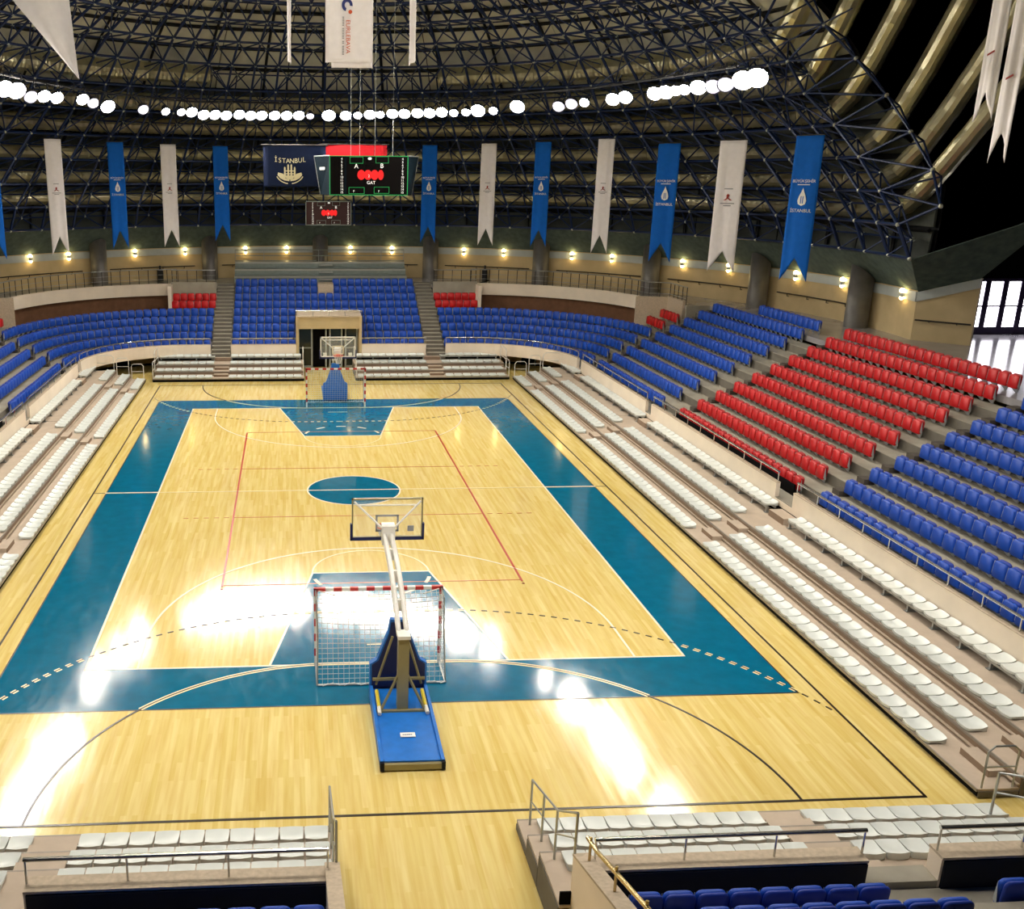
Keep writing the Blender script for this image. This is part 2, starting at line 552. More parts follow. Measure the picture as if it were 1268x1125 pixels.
# ------------------------------------------------------------------ seat prototypes
def rounded_panel(w, h, y0, y1, z0, inset=0.02, n=3, rt=0.09, rb=0.06, lean=0.0):
    """upright pad: rounded outline in xz, extruded from y0 to y1, edges eased; lean shifts the top back"""
    out = []
    def corner(cx, cz, r, a0):
        for i in range(n + 1):
            a = rad(a0 + 90 * i / n)
            out.append((cx + r * math.cos(a), cz + r * math.sin(a)))
    corner(w / 2 - rt, z0 + h - rt, rt, 0)
    corner(-w / 2 + rt, z0 + h - rt, rt, 90)
    corner(-w / 2 + rb, z0 + rb, rb, 180)
    corner(w / 2 - rb, z0 + rb, rb, 270)
    cz = z0 + h / 2
    def ring(y, k):
        return [(x * (1 - k / (w / 2)), y + lean * (z - z0) / h, cz + (z - cz) * (1 - k / (h / 2))) for x, z in out]
    mb = MB(); mb.smooth = True
    m = len(out)
    t = y1 - y0
    vs = ring(y0, inset) + ring(y0 + t * 0.3, 0) + ring(y1 - t * 0.3, 0) + ring(y1, inset)
    fs = [tuple(range(m))]
    for i in range(3):
        for j in range(m):
            k = (j + 1) % m
            fs.append((i * m + k, i * m + j, (i + 1) * m + j, (i + 1) * m + k))
    fs.append(tuple(range(4 * m - 1, 3 * m - 1, -1)))
    return mb.add(vs, fs)


# folding seat, origin on the tread below the backrest, facing -Y
pan_mb = rounded_panel(0.455, 0.46, -0.19, -0.09, 0.17, 0.022, rt=0.09, rb=0.05, lean=0.03)
back_mb = rounded_panel(0.445, 0.42, -0.085, -0.02, 0.24, 0.02, rt=0.09, lean=0.04)
br_mb = MB()
br_mb.add([(-0.25, -0.15, 0.26), (-0.235, -0.15, 0.26), (0.235, -0.15, 0.26), (0.25, -0.15, 0.26), (0.25, -0.06, 0.20), (0.05, 0.04, 0.0), (-0.05, 0.04, 0.0), (-0.25, -0.06, 0.20),
           (-0.25, -0.12, 0.60), (-0.24, -0.12, 0.60), (0.24, -0.12, 0.60), (0.25, -0.12, 0.60)],
          [(0, 1, 2, 3, 4, 5, 6, 7), (0, 8, 9, 1), (2, 10, 11, 3), (0, 7, 8), (3, 11, 4)])
MESH = {'seat_pan': {}, 'backrest': {}, 'bracket': br_mb.mesh('seat_bracket', M['bracket'])}
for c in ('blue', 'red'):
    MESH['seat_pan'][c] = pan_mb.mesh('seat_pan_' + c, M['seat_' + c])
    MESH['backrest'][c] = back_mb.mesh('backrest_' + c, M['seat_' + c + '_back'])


def white_shell():
    """bucket seat without back: origin at the middle of its front edge on the deck, facing -Y"""
    nx, ny = 6, 6
    w, d = 0.405, 0.43
    top, bot = [], []
    for j in range(ny + 1):
        for i in range(nx + 1):
            u = i / nx * 2 - 1; v = j / ny
            x = u * w / 2 * (1 - 0.035 * max(0, (v - 0.6) / 0.4) ** 2 + 0.02 * math.sin(v * 2 * PI))
            y = v * d - 0.03 * u * u * (1 - v) * -1 + (0.035 * (1 - u * u) if v > 0.8 else 0) * (v - 0.8) / 0.2
            z = 0.07 + 0.012 * u * u - 0.022 * math.sin(PI * v) * (1 - u * u)
            if v > 0.7:
                z += 0.065 * ((v - 0.7) / 0.3) ** 1.5 * (1 - 0.25 * u ** 4)
            top.append((x, y, z))
            bot.append((x * 0.96, y * 0.98 + 0.005, max(0.0, z - (0.06 if v < 0.8 else 0.14))))
    mb = MB(); mb.smooth = True
    N = (nx + 1) * (ny + 1)
    fs = []
    for j in range(ny):
        for i in range(nx):
            a = j * (nx + 1) + i
            fs.append((a, a + 1, a + nx + 2, a + nx + 1))
    loop = [i for i in range(nx + 1)] + [(j + 1) * (nx + 1) - 1 for j in range(1, ny + 1)] + [ny * (nx + 1) + i for i in range(nx - 1, -1, -1)] + [j * (nx + 1) for j in range(ny - 1, 0, -1)]
    # edge skirt
    for k in range(len(loop)):
        a, b = loop[k], loop[(k + 1) % len(loop)]
        fs.append((2 * N + b, 2 * N + a, 3 * N + a, 3 * N + b))
    return mb.add(top + bot + top + bot, fs)


shell_mb = white_shell()
MESH['white'] = shell_mb.mesh('seat_shell', M['seat_white'])

SEATS = []          # (colour, x, y, z, rotz, label, group)


def project(p):
    d = Vector(p) - CAM
    D = d.dot(Fv)
    if D < 0.5:
        return None
    return CX + FPX * d.dot(Rv) / D, CY - FPX * d.dot(Uv) / D, D


def seat_row(col, P0, P1, n, z, face, what, frm, rowtxt, block, group):
    """n seats evenly between P0 and P1; face = angle of rotation about z; counted from P0"""
    for i in range(n):
        t = (i + 0.5) / n
        lab = '%s, %s from %s, %s, %s' % (what, ORD[i + 1], frm, rowtxt, block)
        k = 0.94 * math.dist(P0, P1) / n / 0.405 if col == 'white' else 1.0
        SEATS.append((col, P0[0] + (P1[0] - P0[0]) * t, P0[1] + (P1[1] - P0[1]) * t, z, face, lab, group, k))


ZT = lambda k: 1.17 + 0.395 * k          # tread height of row k
DS = lambda k: 4.26 + 0.79 * k           # depth of the seat line behind the bleacher front
DR = lambda k: 3.55 + 0.79 * k           # depth of the riser in front of tread k
RX, FY, NY = 10.95, 21.0, 20.55          # bleacher fronts: sides, far end, near end
FACE_RIGHT = -PI / 2                      # right stand looks towards -X

# ------------------------------------------------------------------ telescopic bleachers
TF = {'right': lambda s, d: (RX + d, s), 'left': lambda s, d: (-RX - d, s), 'far': lambda s, d: (s, FY + d), 'near': lambda s, d: (s, -NY - d)}
FACE = {'right': -PI / 2, 'left': PI / 2, 'far': 0.0, 'near': PI}
STANDTXT = {'right': 'entrance-side bleacher', 'left': 'bleacher opposite the entrance', 'far': 'bleacher below the scoreboard', 'near': 'near-end bleacher'}
ROWTXT = ['front row', 'second row', 'third row', 'wall row']


def tbox(mb, T, s0, d0, z0, s1, d1, z1):
    a = T(s0, d0); b = T(s1, d1)
    return mb.box((a[0], a[1], z0), (b[0], b[1], z1))


def bleacher(side, s0, s1, aisles, label, dd, last, depth=0.85):
    T = TF[side]
    mid = (s0 + s1) / 2
    p = T(mid, 0)
    root = thing('telescopic_bleacher', label, 'bleacher', (p[0], p[1], 0), 'telescopic bleachers round the court')
    zt = [0.20, 0.46, 0.72]
    for k in range(3):
        d0 = k * dd; d1 = (k + 1) * dd if k < 2 else last
        tbox(MB(), T, s0, d0, zt[k] - 0.05, s1, d1 + 0.02, zt[k]).build('deck', M['deck'], root)
        tbox(MB(), T, s0, d0 - 0.012, zt[k] - 0.055, s1, d0 + 0.02, zt[k] + 0.003).build('nosing', M['edge_trim'], root)
        if k:
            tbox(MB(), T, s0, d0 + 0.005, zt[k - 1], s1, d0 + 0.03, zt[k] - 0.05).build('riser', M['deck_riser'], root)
            tbox(MB(), T, s0, d0 - 0.05, zt[k - 1] + 0.06, s1, d0 + 0.005, zt[k - 1] + 0.09).build('riser_ledge', M['deck'], root)
        else:
            tbox(MB(), T, s0, 0.01, 0.05, s1, 0.04, 0.15).build('skirt', M['dark'], root)
            tbox(MB(), T, s0, 0.06, 0.0, s1, 0.09, 0.06).build('kick_strip', M['dark'], root)
        for e in (s0, s1):
            tbox(MB(), T, e - 0.02, d0 + 0.03, 0.02, e + 0.02, d1, zt[k] - 0.05).build('side_panel', M['concrete_riser'], root)
    tbox(MB(), T, s0, last - 0.03, 0.72, s1, last, 0.95).build('back_shade_board', M['dark'], root)  # coloured black for the shade beneath the wall bench
    for a in aisles:
        for k in range(2):
            d1 = (k + 1) * dd
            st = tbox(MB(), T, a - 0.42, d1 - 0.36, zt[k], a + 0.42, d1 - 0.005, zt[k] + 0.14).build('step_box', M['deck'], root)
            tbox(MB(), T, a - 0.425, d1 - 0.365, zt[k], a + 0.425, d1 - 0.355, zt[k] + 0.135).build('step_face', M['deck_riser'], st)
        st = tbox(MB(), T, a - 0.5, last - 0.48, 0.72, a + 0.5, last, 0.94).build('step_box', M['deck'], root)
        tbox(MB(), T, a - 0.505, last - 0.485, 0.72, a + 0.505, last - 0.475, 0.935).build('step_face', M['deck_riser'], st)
    return root


def guard(mb, T, s, d0, d1, z, h=0.9, r=0.022):
    """hooped guard rail across the end of a deck"""
    P = []
    for d, zz in ((d0, z), (d0, z + h - 0.12), (d0 + 0.12, z + h), (d1 - 0.12, z + h), (d1, z + h - 0.12), (d1, z)):
        q = T(s, d)
        P.append((q[0], q[1], zz))
    mb.tube(P, r, 6)
    a, b = T(s, d0), T(s, d1)
    mb.bar((a[0], a[1], z + h * 0.5), (b[0], b[1], z + h * 0.5), r * 0.8, 6)
    return mb


def white_rows(side, blocks, dd, rows, zs, offs, wallrow=None):
    """blocks: (s_start, s_end, n, text of the end counted from, section text)"""
    T = TF[side]
    for (a, b, n, frm, sec) in blocks:
        for k in range(rows):
            P0 = T(a, k * dd + offs); P1 = T(b, k * dd + offs)
            seat_row('white', P0, P1, n, zs[k], FACE[side], 'white seat', frm, ROWTXT[k], sec, 'white seats of the ' + STANDTXT[side])
        if wallrow:
            P0 = T(a, wallrow[0]); P1 = T(b, wallrow[0])
            seat_row('white', P0, P1, n, wallrow[1], FACE[side], 'white seat', frm, 'wall bench', sec, 'white seats of the ' + STANDTXT[side])
            # steel bench frame under the wall row
            p = T((a + b) / 2, wallrow[0] + 0.2)
            lo, hi = min(a, b), max(a, b)
            fr = thing('bench_frame', 'grey steel bench frame under the wall row of %s' % sec, 'bench frame', (p[0], p[1], 0.72), 'steel bench frames along the parapet walls')
            z = wallrow[1]
            tbox(MB(), T, lo, wallrow[0] + 0.03, z - 0.06, hi, wallrow[0] + 0.09, z).build('front_rail', M['steel'], fr)
            tbox(MB(), T, lo, wallrow[0] + 0.30, z - 0.06, hi, wallrow[0] + 0.36, z).build('rear_rail', M['steel'], fr)
            nl = max(2, int((hi - lo) / 1.05))
            for i in range(nl + 1):
                s = lo + 0.08 + (hi - lo - 0.16) * i / nl
                tbox(MB(), T, s - 0.03, wallrow[0] + 0.05, 0.74, s + 0.03, wallrow[0] + 0.11, z - 0.06).build('leg', M['steel'], fr)
                tbox(MB(), T, s - 0.06, wallrow[0] + 0.0, 0.725, s + 0.06, wallrow[0] + 0.36, 0.745).build('foot_plate', M['steel'], fr)


ZS = (0.20, 0.46, 0.72)
# right and left side bleachers
SB = [(20.8, 17.95, 6), (16.75, 7.4, 20), (6.15, -5.4, 25), (-6.85, -18.55, 25)]
SECT = ['far-end section', 'scoreboard-side section', 'half-court section', 'near section']
for side, vis in (('right', 4), ('left', 4)):
    a0 = -20.1 if side == 'right' else -13.0
    for (s0, s1, ais, nm) in ((17.35 - 8.65, 21.05, [17.35], 'upper'), (a0, 8.65, [6.78, -6.12] + ([-19.3] if side == 'right' else []), 'lower')):
        lab = {'right': {'upper': 'beige stepped bleacher on the entrance side, part nearest the scoreboard end', 'lower': 'long beige stepped bleacher on the entrance side of half court'},
               'left': {'upper': 'beige stepped bleacher opposite the entrance, part nearest the scoreboard end', 'lower': 'long beige stepped bleacher opposite the entrance beside half court'}}[side][nm]
        root = bleacher(side, s0, s1, ais, lab, 0.85, 3.27)
        if nm == 'upper':
            guard(MB(), TF[side], 21.0, 0.1, 0.8, 0.2).build('guard_rail', M['white_paint'], root)
            guard(MB(), TF[side], 21.0, 0.95, 1.65, 0.46, 1.0).build('guard_rail', M['white_paint'], root)
            guard(MB(), TF[side], 21.0, 1.8, 3.0, 0.72, 0.9).build('guard_rail', M['white_paint'], root)
        elif side == 'right':
            guard(MB(), TF[side], -20.05, 0.12, 0.75, 0.2, 0.92).build('guard_rail', M['steel'], root)
            guard(MB(), TF[side], -20.05, 0.95, 1.65, 0.46, 0.92).build('guard_rail', M['steel'], root)
    blocks = []
    for i, (a, b, n) in enumerate(SB):
        if side == 'left' and i == 3:
            b, n = -12.5, 12
        sec = SECT[i] + (', entrance side' if side == 'right' else ', opposite side')
        blocks.append((a, b, n, 'scoreboard end', sec))
    white_rows(side, blocks, 0.85, 3, ZS, 0.0, (2.78, 0.965))

# far end bleachers
FB = {'l': ([(-10.45, -7.05, 7), (-6.1, -1.75, 9)], -10.55, -1.62, [-6.57]), 'r': ([(1.6, 5.96, 9), (6.9, 10.55, 7)], 1.48, 10.75, [6.43])}
for key, (bl, s0, s1, ais) in FB.items():
    lab = 'beige bleacher below the scoreboard, %s' % ('on the entrance side of the glass doors' if key == 'r' else 'on the far side from the entrance')
    root = bleacher('far', s0, s1, ais, lab, 0.85, 3.27)
    for e in (s0 + 0.03, s1 - 0.03):
        guard(MB(), TF['far'], e, 0.05, 0.9, 0.2, 0.95).build('guard_rail', M['white_paint'], root)
        guard(MB(), TF['far'], e, 1.0, 2.6, 0.46, 1.2).build('guard_rail', M['white_paint'], root)
    blocks = []
    for i, (a, b, n) in enumerate(bl):
        inner = abs(b) < 6.2
        sec = ('door-side block' if inner else 'corner block') + (', entrance half, far end' if key == 'r' else ', other half, far end')
        blocks.append((a, b, n, 'its outer end' if key == 'l' else 'its doors end', sec))
    white_rows('far', blocks, 0.85, 3, ZS, 0.0, (2.74, 0.965))

# near end bleachers (seats seen from behind)
NB = {'l': ([(-1.8, -6.27, 10), (-7.08, -11.4, 10)], -11.5, -1.72, [-6.67]), 'r': ([(2.05, 6.27, 10), (7.07, 10.9, 9)], 1.72, 11.0, [6.67])}
for key, (bl, s0, s1, ais) in NB.items():
    lab = 'stepped near-end bleacher seen from behind, %s' % ('on the entrance side of the floor gap' if key == 'r' else 'on the side of floor gap away from entrance')
    root = bleacher('near', s0, s1, ais, lab, 0.78, 2.8)
    blocks = []
    for i, (a, b, n) in enumerate(bl):
        sec = ('near-end gap block' if i == 0 else 'near-end outer block') + (', entrance side' if key == 'r' else ', other side')
        blocks.append((a, b, n, 'the gap end', sec))
    white_rows('near', blocks, 0.78, 3, ZS, 0.06)
    e = 1.92 if key == 'r' else -1.78
    hr = thing('stair_rail', 'thin steel rail descending beside the floor gap, %s' % ('entrance side' if key == 'r' else 'side away from the entrance'), 'handrail', (e, -20.7, 0.2))
    pts = []
    for (d, z) in ((0.15, 0.2), (0.95, 0.46), (1.75, 0.72), (2.75, 1.4)):
        MB().bar((e, -NY - d, z), (e, -NY - d, z + 0.95), 0.022, 6).build('post', M['steel'], hr)
        pts.append((e, -NY - d, z + 0.95))
    MB().tube(pts, 0.02, 6).build('top_rail', M['steel'], hr)
    MB().tube([(p[0], p[1], p[2] - 0.45) for p in pts], 0.014, 6).build('mid_rail', M['steel'], hr)

# short stair rail at the outer end of the near-right bleacher
hr = thing('stair_rail', 'grey steel rail at outer corner of near-end bleacher', 'handrail', (10.6, -21.0, 0.3))
for (x, y, z) in ((10.55, -21.0, 0.3), (11.6, -21.6, 0.5)):
    MB().bar((x, y, z), (x, y, z + 0.9), 0.025, 6).build('post', M['steel'], hr)
MB().bar((10.55, -21.0, 1.2), (12.0, -21.9, 1.35), 0.025, 6).build('top_rail', M['steel'], hr)
MB().bar((10.55, -21.0, 0.78), (12.0, -21.9, 0.93), 0.02, 6).build('mid_rail', M['steel'], hr)

# ------------------------------------------------------------------ concrete terraces
CXc, CYc = 8.65, 18.7       # centre of the corner curve (mirrored on the other side)
KTOP = 9
ZC = ZT(KTOP) - 0.03        # concourse level


def corner_tread(mb, sx, k, a0, a1, z0, z1, n=18, d1=None):
    r0 = RX + DR(k) - CXc
    r1 = RX + DR(k + 1) - CXc if d1 is None else d1
    A = [(sx * x, y) for x, y in arc(CXc, CYc, r0, a0, a1, n)]
    B = [(sx * x, y) for x, y in arc(CXc, CYc, r1, a0, a1, n)]
    return mb.strip(A, B, z0, z1) if sx > 0 else mb.strip(B, A, z0, z1)


for side, sx, y0 in (('right', 1, -20.0), ('left', -1, -13.0)):
    root = thing('concrete_terrace', 'grey concrete seating terrace %s' % ('on the entrance side under the red seat block' if sx > 0 else 'on the side opposite the glass entrance'), 'terrace', (sx * 18, 0, 0))
    for k in range(KTOP):
        a, b = RX + DR(k), RX + DR(k + 1)
        if k == 0:
            a -= 0.25
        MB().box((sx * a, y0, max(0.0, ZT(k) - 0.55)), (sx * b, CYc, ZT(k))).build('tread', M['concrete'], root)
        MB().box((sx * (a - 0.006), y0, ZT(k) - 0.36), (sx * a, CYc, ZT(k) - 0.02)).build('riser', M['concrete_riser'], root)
    # aisle half steps
    for (ya0, ya1) in ((17.78, 18.2), (5.8, 6.22), (-6.25, -5.83)):
        if ya0 < y0:
            continue
        for k in range(KTOP):
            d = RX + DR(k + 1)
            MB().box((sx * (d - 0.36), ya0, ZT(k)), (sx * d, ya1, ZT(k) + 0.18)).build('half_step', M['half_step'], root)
    MB().box((sx * (RX + 3.92), -4.95, ZT(0)), (sx * (RX + 3.97), 5.7, ZT(0) + 0.40)).build('row_gap_shade', M['dark'], root)  # black sheet painted in for the shade between wall and front red row
    ct = thing('curved_terrace', 'curved grey concrete corner terrace %s' % ('beside the entrance-side stand' if sx > 0 else 'beside the stand opposite the entrance'), 'terrace', (sx * CXc, CYc, 0))
    for k in range(5):
        corner_tread(MB(), sx, k, 0, 90, max(0.9, ZT(k) - 0.5), ZT(k)).build('tread', M['concrete'], ct)
        MB().box((sx * 7.3, CYc + RX + DR(k) - CXc, max(0.9, ZT(k) - 0.5)), (sx * CXc, CYc + RX + DR(k + 1) - CXc, ZT(k))).build('tread', M['concrete'], ct)
    for k in (5, 6):
        yy = CYc + RX + DR(k) - CXc
        MB().box((sx * 7.3, yy, ZT(k) - 0.5), (sx * 10.25, yy + 0.8, ZT(k))).build('platform', M['concrete'], ct)
        xx = RX + DR(k)
        MB().box((sx * xx, CYc, ZT(k) - 0.5), (sx * (xx + 0.8), CYc + 3.25, ZT(k))).build('platform', M['concrete'], ct)

# far centre terrace with stairs either side
root = thing('centre_terrace', 'grey concrete centre terrace under the scoreboard above the glass doors', 'terrace', (0, 26, 0))
fr = lambda k: CYc + RX + DR(k) - CXc
for k in range(KTOP):
    if k < 4:
        for sx in (-1, 1):
            MB().box((sx * 2.05, fr(k), max(0.9, ZT(k) - 0.5)), (sx * 6.15, fr(k + 1), ZT(k))).build('tread', M['concrete'], root)
    else:
        MB().box((-6.15, fr(k), ZT(k) - 0.5), (6.15, fr(k + 1), ZT(k))).build('tread', M['concrete'], root)
MB().box((-0.5, fr(7) + 0.35, ZT(7)), (0.55, fr(9), ZT(8) + 0.42)).build('centre_box', M['coping'], root)
for sx in (-1, 1):
    st = thing('stairway', 'long grey concrete stairway %s the centre seats' % ('on the entrance side of' if sx > 0 else 'on the far side from entrance of'), 'stairway', (sx * 6.72, 25, 0))
    z = 0.95
    y = FY + 3.0
    n = 20
    y1 = fr(9)
    for i in range(n):
        zi = 0.95 + (ZC - 0.95) * (i + 1) / n
        ya_ = y + (y1 - y) * i / n; yb_ = y + (y1 - y) * (i + 1) / n
        MB().box((sx * 6.15, ya_, max(0.5, zi - 0.5)), (sx * 7.3, yb_ + 0.3, zi)).build('step', M['concrete'], st)
        MB().box((sx * 6.15, ya_ - 0.006, zi - 0.17), (sx * 7.3, ya_ + 0.0, zi - 0.02)).build('step_riser', M['concrete_riser'], st)

# concourse slab behind the rows
inner = [(21.61, -20.0), (21.61, 18.65), (20.36, 18.65), (20.36, 21.6), (19.2, 22.1)] + arc(8.9, 20.4, 10.5, 14, 82, 14)[1:] + [(10.35, 30.8), (10.35, fr(7) + 0.12), (7.3, fr(7) + 0.12), (7.3, fr(9)), (0, fr(9))]
WR = 26.05


def outer_pt(p):
    if p[1] < 10.2:
        return (46.0 if p[1] < 7.6 else 27.2, p[1])
    a = math.atan2(p[1] - 10.2, p[0])
    return (27.3 * math.cos(a), 10.2 + 27.3 * math.sin(a))


def densify(P, step=2.0):
    out = []
    for i in range(len(P) - 1):
        a, b = Vector(P[i]), Vector(P[i + 1])
        n = max(1, int((b - a).length / step))
        out += [tuple(a + (b - a) * j / n) for j in range(n)]
    return out + [tuple(P[-1])]


for sx in (1, -1):
    P = densify(inner)
    O = [outer_pt(p) for p in P]
    A = [(sx * p[0], p[1]) for p in P]; B = [(sx * p[0], p[1]) for p in O]
    mb = MB()
    if sx > 0:
        mb.strip(B, A, ZC - 0.25, ZC)
    else:
        mb.strip(A, B, ZC - 0.25, ZC)
    struct('floor_concourse_right' if sx > 0 else 'floor_concourse_left', mb, M['lobby'] if sx > 0 else M['concrete'])

# parapet walls in front of the terraces (one wall per section)
def parapet(name, mb, cop):
    o = struct(name, mb, M['parapet'])
    cop.build('coping', M['coping'], o)
    return o


def straight_wall(side, s0, s1, d=3.27, z0=0.95, z1=1.66, th=0.14):
    T = TF[side]
    parapet('wall_parapet_' + side, tbox(MB(), T, s0, d, z0, s1, d + th, z1), tbox(MB(), T, s0, d - 0.01, z1, s1, d + th + 0.01, z1 + 0.025))


def rail(label, pts, h=0.36, z=1.68, every=1.3, m='chrome', r=0.036, side=None):
    """low tubular rail on a wall: posts and top rail"""
    base = thing('parapet_rail', label, 'railing', (pts[0][0], pts[0][1], z), 'tubular rails on the parapet walls')
    L = [0.0]
    for a, b in zip(pts, pts[1:]):
        L.append(L[-1] + math.dist(a, b))
    n = max(1, round(L[-1] / every))
    for i in range(n + 1):
        s = min(L[-1] - 0.02, max(0.02, L[-1] * i / n))
        for j in range(len(pts) - 1):
            if L[j] <= s <= L[j + 1]:
                t = (s - L[j]) / (L[j + 1] - L[j])
                x = pts[j][0] + (pts[j + 1][0] - pts[j][0]) * t; y = pts[j][1] + (pts[j + 1][1] - pts[j][1]) * t
                MB().bar((x, y, z), (x, y, z + h), 0.018, 6).build('post', M[m], base)
                break
    MB().tube([(p[0], p[1], z + h) for p in pts], r, 8).build('top_rail', M[m], base)
    return base


for side in ('right', 'left'):
    tx = 'entrance side' if side == 'right' else 'side opposite the entrance'
    sg = 1 if side == 'right' else -1
    for (a, b, nm) in ((18.2, 7.72, 'between the blue seats and half-court steps'), (7.0, -4.98, 'in front of the red seat block'), (-6.15, -19.0, 'in front of the near blue seats')):
        if side == 'left' and b < -13:
            b = -13
        straight_wall(side, a, b)
        x = sg * (RX + 3.35)
        rail('steel tube rail on wall %s, %s' % (nm, tx), [(x, a - 0.05), (x, b + 0.05)])
    # sill of the wall across each aisle
    for (a, b) in ((18.9, 18.2), (7.72, 7.0), (-4.98, -6.15)):
        T = TF[side]
        struct('wall_aisle_sill_' + side, tbox(MB(), T, a, 3.27, 0.9, b, 3.6, 1.14), M['parapet'])
    # corner wall: short straight piece, curve, straight piece at the far end
    ro, ri = 5.55, 5.70
    A = [(sg * (CXc + ro), 18.9 - 0.02)] if False else []
    I = [(sg * x, y) for x, y in arc(CXc, CYc + 0.0, ro, 2, 90, 24)] + [(sg * 7.35, CYc + ro)]
    O = [(sg * x, y) for x, y in arc(CXc, CYc + 0.0, ri, 2, 90, 24)] + [(sg * 7.35, CYc + ri)]
    mb, cp = MB(), MB()
    if sg > 0:
        mb.strip(I, O, 0.95, 1.66); cp.strip(I, O, 1.66, 1.685)
    else:
        mb.strip(O, I, 0.95, 1.66); cp.strip(O, I, 1.66, 1.685)
    parapet('wall_corner_' + side, mb, cp)
    Mid = [((p[0] + q[0]) / 2, (p[1] + q[1]) / 2) for p, q in zip(I, O)]
    rail('curved steel tube rail on the corner wall, %s' % tx, Mid)
    # floor-level wall under the curve, with its openings behind the bleachers
    V = [(sg * x, y) for x, y in arc(CXc, CYc, 8.3, 5, 90, 16)] + [(sg * 6.2, CYc + 8.3)]
    V2 = [(sg * x, y) for x, y in arc(CXc, CYc, 8.5, 5, 90, 16)] + [(sg * 6.2, CYc + 8.5)]
    struct('wall_passage_' + side, MB().strip(V, V2, 0.0, 1.6) if sg > 0 else MB().strip(V2, V, 0.0, 1.6), M['passage'])
    SK = [(sg * x, y) for x, y in arc(CXc, CYc, 8.24, 5, 90, 16)]
    struct('baseboard_passage_' + side, MB().strip(SK, V[:-1], 0.0, 0.12) if sg > 0 else MB().strip(V[:-1], SK, 0.0, 0.12), M['dark'])
    for j, aa in enumerate((38, 58, 80)):
        dv = thing('passage_door', 'dark grey door in beige passage wall under the corner, %s from side stand, %s' % (ORD[j + 1], tx), 'door', (sg * (CXc + 8.2 * math.cos(rad(aa))), CYc + 8.2 * math.sin(rad(aa)), 0))
        W2 = 3.2
        P = [(sg * x, y) for x, y in arc(CXc, CYc, 8.2, aa - W2, aa + W2, 3)]; Q = [(sg * x, y) for x, y in arc(CXc, CYc, 8.29, aa - W2, aa + W2, 3)]
        (MB().strip(P, Q, 0, 1.55) if sg > 0 else MB().strip(Q, P, 0, 1.55)).build('door_leaf', M['board_side'], dv)
        P = [(sg * x, y) for x, y in arc(CXc, CYc, 8.17, aa - W2 - 0.4, aa - W2, 1)]; Q = [(sg * x, y) for x, y in arc(CXc, CYc, 8.29, aa - W2 - 0.4, aa - W2, 1)]
        (MB().strip(P, Q, 0, 1.58) if sg > 0 else MB().strip(Q, P, 0, 1.58)).build('door_frame', M['trim_white'], dv)

# far end walls either side of the portal
for sx in (-1, 1):
    a, b = (1.95, 6.1) if sx > 0 else (-6.1, -1.95)
    straight_wall('far', a, b, 3.25)
    rail('steel tube rail on the cream wall beside the glass doors, %s' % ('entrance side' if sx > 0 else 'other side'), [(a, FY + 3.32), (b, FY + 3.32)])
    struct('wall_below_far', MB().box((a, FY + 3.9, 0), (b, FY + 4.1, 1.0)), M['dark'])

# near end walls
for (s0, s1, nm) in ((-6.4, -1.9, 'away from the entrance'), (2.15, 6.42, 'beside the floor gap, entrance side'), (7.6, 16, 'at the near corner, entrance side')):
    o = parapet('wall_parapet_near', MB().box((s0, -23.66, 0.9), (s1, -23.36, 1.56)), MB().box((s0, -23.68, 1.56), (s1, -23.34, 1.6)))
    MB().box((s0 + 0.04, -23.70, 1.0), (s1 - 0.02, -23.66, 1.54)).build('dark_back_panel', M['navy'], o)
    rail('polished steel rail on the near-end wall %s' % nm, [(s0, -23.5), (s1, -23.5)], h=0.42, z=1.6, every=1.35, r=0.035)
tr = thing('near_terrace', 'grey concrete near-end terrace under dark blue seats', 'terrace', (5, -25, 0))
for k in range(3):
    MB().box((2.15, -23.66 - 0.79 * k - 0.02, ZT(k) - 0.6), (17, -23.66 - 0.79 * (k + 1), ZT(k) - 0.12)).build('tread', M['concrete'], tr)
    MB().box((-17, -23.66 - 0.79 * k - 0.02, ZT(k) - 0.6), (-1.95, -23.66 - 0.79 * (k + 1), ZT(k) - 0.12)).build('tread', M['concrete'], tr)
MB().box((6.42, -23.66, 0.9), (7.6, -23.3, 1.17)).build('aisle_landing', M['concrete'], tr)
for (x0, x1, nm) in ((1.9, 2.15, 'right'), (-1.95, -1.74, 'left')):
    mb = MB()
    mb.hexa([(x0, -27.5, 0), (x1, -27.5, 0), (x1, -23.3, 0), (x0, -23.3, 0), (x0, -27.5, 3.0), (x1, -27.5, 3.0), (x1, -23.3, 1.58), (x0, -23.3, 1.58)])
    o = struct('wall_gap_' + nm, mb, M['parapet'])
    MB().hexa([(x0 - 0.01, -27.5, 3.0), (x1 + 0.01, -27.5, 3.0), (x1 + 0.01, -23.29, 1.58), (x0 - 0.01, -23.29, 1.58), (x0 - 0.01, -27.5, 3.04), (x1 + 0.01, -27.5, 3.04), (x1 + 0.01, -23.29, 1.62), (x0 - 0.01, -23.29, 1.62)]).build('coping', M['coping'], o)
gr = thing('gap_rail', 'brass-toned sloping handrail beside the near floor gap', 'railing', (2.05, -23.6, 1.6))
for i in range(3):
    y = -23.6 - 1.1 * i
    zb = 1.62 + (-23.3 - y) * 0.338
    MB().bar((2.05, y, zb), (2.05, y, zb + 0.42), 0.022, 6).build('post', M['brass'], gr)
MB().tube([(2.05, -23.45, 2.02), (2.05, -23.9, 2.12), (2.05, -27.0, 3.2)], 0.035, 8).build('top_rail', M['brass'], gr)

